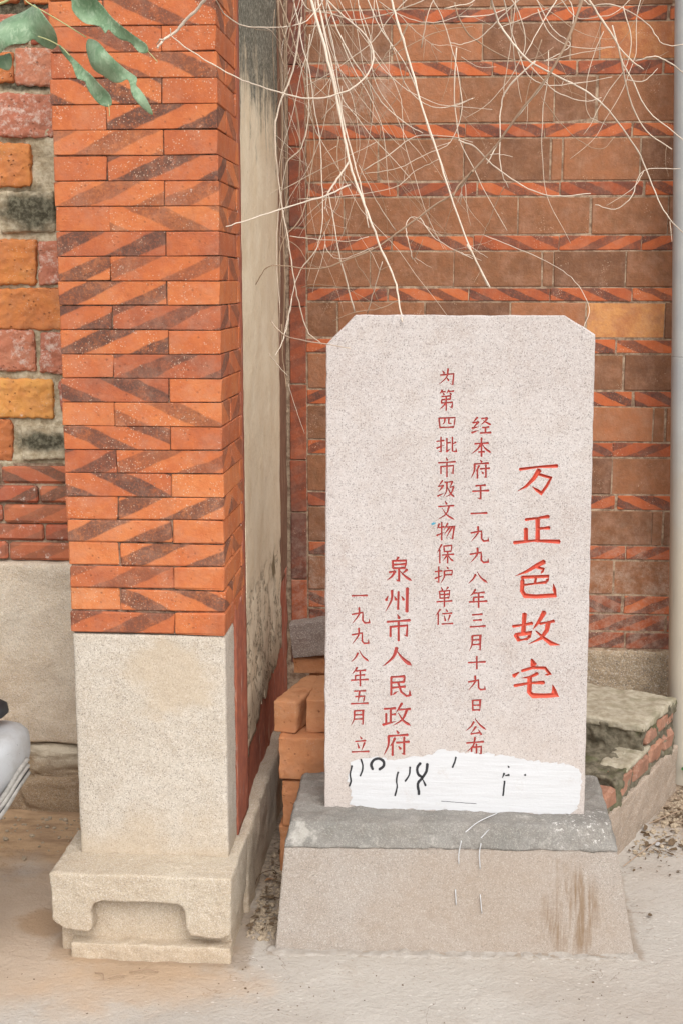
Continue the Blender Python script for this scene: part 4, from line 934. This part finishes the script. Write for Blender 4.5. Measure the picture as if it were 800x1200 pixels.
for k in range(140):                                # side shoots
    Q, m = rnd.choice(worlds[:60]); i = rnd.randrange(2, max(3, len(Q)-1)); i = min(i, len(Q)-2)
    p = Q[i]
    if p.z < 1.52 or p.x < -.46 and rnd.random() < .8: continue
    t = (Q[i+1]-Q[i]).normalized(); a = rnd.uniform(.35, 1.1)*rnd.choice((-1, 1)); L = rnd.uniform(.015, .13)
    d = Matrix.Rotation(a, 3, 'Y') @ t; d.y += rnd.uniform(-.3, .5); P = [p.copy()]
    for s in range(5):
        d = (d+Vector((rnd.gauss(0, .13), rnd.gauss(0, .13), rnd.gauss(-.05, .13)))).normalized(); P.append(P[-1]+d*L/5)
    if min(q.y for q in P) < 2.9 or max(q.y for q in P) > 3.97 or min(q.z for q in P) < 1.46: continue
    r0_ = rnd.uniform(.45, .9)/1000
    obj('shoot', tube(P, [r0_*(1-.12*j) for j in range(6)], n=5), M_twig if rnd.random() < .45 else M_vine, vine)
# arching runners crossing near the top
for k in range(20):
    x = rnd.uniform(-.42, .62); y = rnd.uniform(3.3, 3.9); P = [Vector((x, y, rnd.uniform(2.12, 2.34)))]; sgn = rnd.choice((-1, 1)); a = rnd.uniform(-.9, -2.2) if sgn > 0 else rnd.uniform(-.9, -2.2)
    bend = rnd.uniform(-.16, .16); ln = rnd.uniform(.2, .62)
    for s_ in range(11):
        a += bend+rnd.gauss(0, .16); q = P[-1]+Vector((math.cos(a), rnd.gauss(0, .08), math.sin(a)))*ln/11; q.y = min(3.96, max(3.25, q.y)); q.x = max(-.46, min(.66, q.x)); P.append(q)
    P = spline(P, 2); r0_ = rnd.uniform(1.0, 2.2)/1000
    obj('stem', tube(P, [r0_*(1-.6*j/len(P)) for j in range(len(P))], n=5), M_twig if rnd.random() < .35 else M_vine, vine)
# dense dead stems in the corner between side wall and back wall
for k in range(34):
    x = rnd.uniform(-.455, -.25); z = rnd.uniform(1.95, 2.4); y = rnd.uniform(3.45, 3.92); P = [Vector((x, y, z))]; ln = rnd.uniform(.25, .9); d = Vector((rnd.gauss(0, .3), 0, -1))
    for s in range(9):
        d = (d+Vector((rnd.gauss(0, .18), rnd.gauss(0, .08), 0))).normalized(); q = P[-1]+d*ln/9; q.x = max(-.462, q.x); q.y = min(3.96, max(3.3, q.y)); P.append(q)
    P = spline(P, 2); r0_ = rnd.uniform(.6, 1.5)/1000
    obj('stem', tube(P, [r0_*(1-.6*j/len(P)) for j in range(len(P))], n=5), M_twig if rnd.random() < .65 else M_vine, vine)
# ================================================================== LEAFY BRANCH top left
lb = thing('leafy_branch', 'grey green curled leaves hanging into the top left corner', 'branch', (0, 0, 0))
A8 = lambda P: [(x/4, y/4) for x, y in P]
def leaf(P, Y, curl, col=0.0, tilt=0.0):
    W = [onY(x, y, Y) for x, y in A8(P)]
    W = [Vector((p.x, p.z)) for p in W]
    c = sum(W, Vector((0, 0)))/len(W)
    far = max(W, key=lambda p: (p-c).length); ax = (far-c).normalized()
    if ax.x < 0: ax = -ax
    nn = Vector((-ax.y, ax.x))
    sm = []
    n = len(W)
    for i in range(n):                              # soften the traced outline
        a, b, d, e = W[i-1], W[i], W[(i+1) % n], W[(i+2) % n]
        for t in (0, .33, .66): sm.append(.5*((2*b)+(d-a)*t+(2*a-5*b+4*d-e)*t*t+(3*b-a-3*d+e)*t**3))
    inner_ = []
    xs = [p.x for p in sm]; zs_ = [p.y for p in sm]; st = .004
    def inside(q):
        r = False
        for a, b in zip(sm, sm[1:]+sm[:1]):
            if (a.y > q.y) != (b.y > q.y) and q.x < (b.x-a.x)*(q.y-a.y)/(b.y-a.y)+a.x: r = not r
        return r
    x = min(xs)
    while x < max(xs):
        z = min(zs_)
        while z < max(zs_):
            q = Vector((x, z))
            if inside(q): inner_.append(q)
            z += st
        x += st
    v2, _, f2, _, _, _ = delaunay_2d_cdt([p*1000 for p in sm+inner_], [], [list(range(len(sm)))], 1, 1e-3)
    bm = bmesh.new(); vs = []
    for p in v2:
        q = p/1000; u = (q-c).dot(ax); v = (q-c).dot(nn)
        y = curl*(v*v)*26 + curl*.012*math.sin(u*70+1) + .004*fbm((u, v, Y), 30, 2) + tilt*u
        y += -.0012*math.exp(-(v/.0012)**2)
        vs.append(bm.verts.new((u, y, v)))
    for f in f2: bm.faces.new([vs[i] for i in f])
    e = bmesh.ops.extrude_face_region(bm, geom=list(bm.faces))
    for q in e['geom']:
        if isinstance(q, bmesh.types.BMVert): q.co.y += .0006
    bmesh.ops.recalc_face_normals(bm, faces=bm.faces)
    for f in bm.faces: f.smooth = True
    o = obj('leaf', bm, M_leaf, lb, (c.x, Y, c.y), (0, -math.atan2(ax.y, ax.x), 0)); o.color = (col, 0, 0, 1); return o
leaf([(-60, 130), (-20, 60), (30, 20), (90, 5), (140, 5), (165, 25), (190, 45), (225, 90), (250, 135), (243, 180), (215, 205), (185, 205), (160, 190), (140, 175), (110, 200), (70, 210), (30, 230), (0, 250), (-40, 240)], 2.28, 1.0, 0)
leaf([(-30, 262), (0, 250), (30, 240), (46, 260), (44, 295), (25, 322), (0, 318), (-30, 300)], 2.31, 1.2, 0)
leaf([(345, -30), (348, 20), (352, 55), (375, 90), (405, 112), (440, 118), (480, 132), (500, 155), (512, 168), (522, 148), (545, 170), (570, 188), (605, 195), (640, 235), (675, 248), (698, 243), (690, 210), (655, 182), (615, 155), (560, 110), (520, 70), (480, 25), (440, -15), (400, -40)], 2.26, -1.3, 1.0)
leaf([(405, 175), (390, 205), (393, 245), (415, 295), (440, 328), (480, 352), (520, 378), (560, 378), (585, 365), (605, 395), (622, 440), (650, 480), (680, 515), (708, 535), (710, 515), (690, 460), (660, 420), (635, 395), (625, 352), (590, 325), (560, 300), (520, 258), (480, 215), (440, 182)], 2.27, 1.4, .25)
leaf([(285, 215), (290, 245), (305, 270), (325, 295), (340, 325), (360, 355), (380, 378), (410, 388), (418, 410), (430, 440), (455, 480), (485, 495), (510, 492), (518, 470), (510, 440), (490, 415), (465, 385), (440, 355), (400, 325), (360, 290), (330, 262), (300, 225)], 2.29, -1.4, .5)
def twig(P, Y, r, mat=None):
    obj('twig', tube(spline([onY(x, y, Y) for x, y in A8(P)], 4), r, n=6), mat or M_leafstem, lb)
M_leafstem = plain('yellow green leaf stalk', (.42, .42, .20), .6, .3, .2)
twig([(100, -30), (130, 10), (220, 62), (310, 115), (405, 175)], 2.283, .0011); twig([(180, 170), (235, 190), (290, 222), (330, 262)], 2.285, .0010)
twig([(690, 235), (712, 258), (740, 290)], 2.262, .0008); twig([(510, 490), (514, 520), (514, 545)], 2.29, .0008); twig([(-60, 30), (20, 10), (100, -30), (340, -60)], 2.28, .0022)
# ================================================================== SCOOTER TAIL at the left edge
sc = thing('motor_scooter', 'silver scooter parked at the left edge, only its scuffed tail in view', 'scooter', (-.912, 2.6, 0), 0)
def loft(sections, nm, mat, par=sc):
    """sections: (x, zc, half width y, half height z, squareness)"""
    bm = bmesh.new(); R = []; n = 28
    for (x, zc, hy, hz, q) in sections:
        R.append([bm.verts.new((x, math.copysign(abs(math.cos(a))**q, math.cos(a))*hy, zc+math.copysign(abs(math.sin(a))**q, math.sin(a))*hz)) for a in [2*math.pi*k/n for k in range(n)]])
    for a, b in zip(R, R[1:]):
        for k in range(n): bm.faces.new((a[k], a[(k+1) % n], b[(k+1) % n], b[k]))
    bm.faces.new(R[0][::-1]); bm.faces.new(R[-1])
    bmesh.ops.recalc_face_normals(bm, faces=bm.faces)
    for f in bm.faces: f.smooth = True
    return obj(nm, bm, mat, par)
loft([(.030, .505, .02, .012, .9), (.027, .508, .045, .030, .8), (.018, .506, .07, .048, .75), (0, .498, .085, .065, .7), (-.03, .478, .10, .088, .7), (-.08, .438, .115, .125, .7), (-.2, .40, .13, .16, .75), (-.4, .40, .14, .16, .75), (-.6, .36, .13, .15, .8), (-.68, .33, .09, .10, .9)], 'tail_cowl', M_silver)
def strip(off, r, nm, mat):
    P = [Vector((-.17, -.112, .262-off)), Vector((-.09, -.106, .318-off)), Vector((-.035, -.090, .385-off)), Vector((.004, -.070, .435-off)), Vector((.026, -.045, .475-off)), Vector((.034, 0, .490-off))]
    obj(nm, tube(spline(P, 5), r, n=8), mat, sc)
strip(-.004, .0055, 'trim_rib', M_trim); strip(.010, .0060, 'trim_rib', M_trim); strip(.026, .0065, 'bumper_strip', M_trim); strip(.018, .0045, 'trim_gap', M_black)
loft([(-.004, .600, .006, .004, 1), (-.014, .602, .03, .015, .9), (-.05, .604, .05, .024, .8), (-.09, .60, .07, .026, .8)], 'tail_lamp', M_black)
obj('reflector', box_bm(-.045, -.020, -.046, -.036, .596, .614, .003), M_bluedark, sc)
loft([(-.06, .60, .06, .02, .8), (-.12, .62, .10, .05, .6), (-.35, .635, .12, .06, .6), (-.55, .62, .12, .06, .6), (-.72, .60, .08, .04, .7)], 'seat', M_black)
def wheel(x):
    bm = bmesh.new(); R = .2; r = .045; n = 36; m = 10; ring = []
    for i in range(n):
        a = 2*math.pi*i/n; ring.append([bm.verts.new(((R+r*math.cos(b))*math.cos(a), r*math.sin(b), (R+r*math.cos(b))*math.sin(a))) for b in [2*math.pi*j/m for j in range(m)]])
    for i in range(n):
        for j in range(m): bm.faces.new((ring[i][j], ring[(i+1) % n][j], ring[(i+1) % n][(j+1) % m], ring[i][(j+1) % m]))
    for f in bm.faces: f.smooth = True
    w_ = obj('wheel', box_bm(-.03, .03, -.05, .05, -.03, .03, .01), M_metal, sc, (x, 0, .245)); obj('tyre', bm, M_black, w_)
    bm = bmesh.new()
    for k in range(5):
        a = 2*math.pi*k/5; q = bmesh.ops.create_cube(bm, size=1)
        for v in q['verts']: v.co = Matrix.Rotation(a, 3, 'Y') @ Vector((v.co.x*.14+.09, v.co.y*.03, v.co.z*.03))
    obj('rim', bm, M_metal, w_)
wheel(-.33); wheel(-1.45)
loft([(-.60, .30, .12, .06, .6), (-.8, .24, .13, .03, .5), (-1.05, .25, .13, .03, .5), (-1.12, .3, .1, .05, .7)], 'floorboard', M_silver)
obj('leg_shield', tube([Vector((-1.12, 0, .25)), Vector((-1.2, 0, .5)), Vector((-1.28, 0, .8)), Vector((-1.3, 0, .92))], [.11, .15, .12, .07], n=16), M_silver, sc)
obj('fork', tube([Vector((-1.28, 0, .85)), Vector((-1.45, 0, .25))], .025, n=10), M_metal, sc)
obj('handlebar', tube(spline([Vector((-1.2, -.33, 1.0)), Vector((-1.28, -.15, 1.0)), Vector((-1.3, 0, .95)), Vector((-1.28, .15, 1.0)), Vector((-1.2, .33, 1.0))], 4), .014, n=10), M_black, sc)
# ================================================================== LITTER, WEED, GRIT
def scatter(name, N, fn, size, mat, seed):
    r = random.Random(seed); bm = bmesh.new()
    for _ in range(N):
        x, y = fn(r); s = r.uniform(*size)*(1 if r.random() < .9 else 1.8); q = bmesh.ops.create_icosphere(bm, subdivisions=1, radius=s)
        M = Matrix.Rotation(r.uniform(0, 6), 3, 'Z'); sx = (r.uniform(.7, 1.4), r.uniform(.6, 1.2), r.uniform(.35, .8)); z = gheight(x, y)
        for v in q['verts']:
            v.co = M @ Vector((v.co.x*sx[0], v.co.y*sx[1], v.co.z*sx[2])); v.co *= r.uniform(.85, 1.15); v.co += Vector((x, y, z+s*.3))
    return stuff(obj(name, bm, mat))
def corner(r):
    while True:
        x, y = r.uniform(.52, .95), r.uniform(3.3, 4.0)
        u = (x-.483)*.897-(y-3.317)*.44
        if u > .012 and r.random() < math.exp(-max(0, u-.03)*6)*(1.3 if y > 3.5 else .6): return x, y
o = scatter('grit', 900, corner, (.0018, .0065), M_debris, 1)
o = scatter('grit', 450, lambda r: (r.uniform(-.44, -.375), 2.78+abs(r.gauss(0, .25))), (.0015, .006), M_debris, 2)
o = scatter('grit', 130, lambda r: (r.uniform(-1.25, -.84), min(3.38, 3.36-abs(r.gauss(0, .08)))), (.0015, .006), M_debris, 3)
o = scatter('grit', 160, lambda r: (r.uniform(-1.0, 1.0), r.uniform(2.3, 2.7)), (.0008, .0022), M_debrisdark, 4)
def flake(bm, x, y, z, L, W, r):
    M = Matrix.Rotation(r.uniform(0, 6.3), 3, 'Z') @ Matrix.Rotation(r.uniform(-.5, .5), 3, 'X'); c = r.uniform(-.3, .5)*L
    P = [(-L/2, 0, 0), (-L/6, W/2, c*.5), (L/3, W/3, c), (L/2, 0, c*.4), (L/3, -W/3, c*.2), (-L/6, -W/2, 0)]
    v = [bm.verts.new(M @ Vector(p)+Vector((x, y, z))) for p in P]; w2 = [bm.verts.new(q.co+Vector((0, 0, .0006))) for q in v]
    bm.faces.new(v[::-1]); bm.faces.new(w2)
    for i in range(6): bm.faces.new((v[i], v[(i+1) % 6], w2[(i+1) % 6], w2[i]))
r = random.Random(9); bm = bmesh.new()
for _ in range(260):
    x, y = corner(r); flake(bm, x, y, gheight(x, y)+.006, r.uniform(.008, .03), r.uniform(.003, .012), r)
for _ in range(70): flake(bm, r.uniform(-.44, -.37), r.uniform(2.8, 3.3), .012, r.uniform(.006, .022), r.uniform(.003, .008), r)
for _ in range(25): flake(bm, r.uniform(.5, .62), r.uniform(3.18, 3.34), .006, r.uniform(.005, .014), r.uniform(.003, .006), r)
stuff(obj('leaf_litter', bm, M_debrisdark))
def bit(nm, px, py, L, W, mat, label, cat, seed, grp=None):
    r = random.Random(seed); p = onZ(px, py, .006); bm = bmesh.new(); flake(bm, 0, 0, 0, L, W, r); return tag(obj(nm, bm, mat, None, p), label, cat, grp)
bit('dry_leaf', 786, 988, .032, .018, M_debrisdark, 'dark curled dead leaf on the cement below the pipe', 'leaf', 1)
bit('dry_leaf', 761, 1072, .016, .011, M_debrisdark, 'small dark dead leaf lying alone right of the pedestal', 'leaf', 3)
bit('paper_scrap', 770, 989, .024, .014, M_paint, 'white paper scrap on the cement below the pipe', 'scrap', 4)
bit('plaster_chip', 316, 1032, .03, .018, M_loose, 'small ochre chip in the slot beside the pedestal', 'chip', 5)
bit('plaster_chip', 87, 968, .03, .014, M_rubtop, 'pale plaster chip at the foot of the pier, left side', 'chip', 6)
for k, (a, b, c, d, lb_) in enumerate(((730, 1015, 770, 985, 'brown twig on the ground at the foot of the broken masonry'), (760, 965, 812, 945, 'brown twig in the dirt below the pipe'), (112, 1140, 122, 1148, 'short dark twig left in front of the pier'), (152, 1139, 186, 1139, 'pale straw lying in front of the pier'), (128, 1146, 146, 1144, 'short dark twig in front of the pier middle'))):
    p, q = onZ(a, b, .007), onZ(c, d, .007); m_ = (p+q)/2+Vector((.006, .004, .004))
    tag(obj('ground_twig', tube(spline([p, m_, q], 4), .0012, n=5), M_twig), lb_, 'twig', 'twigs lying on the ground')
p = onZ(318, 1040, .0); bm = tube(spline([Vector((p.x-.04, 2.99, .008)), Vector((p.x-.03, 3.05, .03)), Vector((p.x, 3.07, .035)), Vector((p.x+.008, 3.10, .012))], 5), .0013, n=5)
tag(obj('wire_loop', bm, M_debrisdark), 'thin dark wire loop in the slot between pier and pedestal', 'wire')
wd_ = thing('weed', 'tiny green weed with round leaves at the foot of the pipe', 'plant', (.755, 3.79, .01))
for k in range(5):
    bm = bmesh.new(); a = k*1.3+.4; rr = .013+.004*(k % 2); c = bm.verts.new((0, 0, .004)); R = [bm.verts.new((rr*math.cos(t)*1.2, rr*math.sin(t), .002*math.sin(2*t))) for t in [2*math.pi*i/10 for i in range(10)]]
    for i in range(10): bm.faces.new((c, R[i], R[(i+1) % 10]))
    obj('leaf', bm, M_weed, wd_, (.018*math.cos(a), .018*math.sin(a), .03+.012*k), (.7, .2*k, a))
    obj('stalk', tube([Vector((0, 0, 0)), Vector((.012*math.cos(a), .012*math.sin(a), .02)), Vector((.018*math.cos(a), .018*math.sin(a), .03+.012*k))], .0008, n=5), M_weed, wd_)
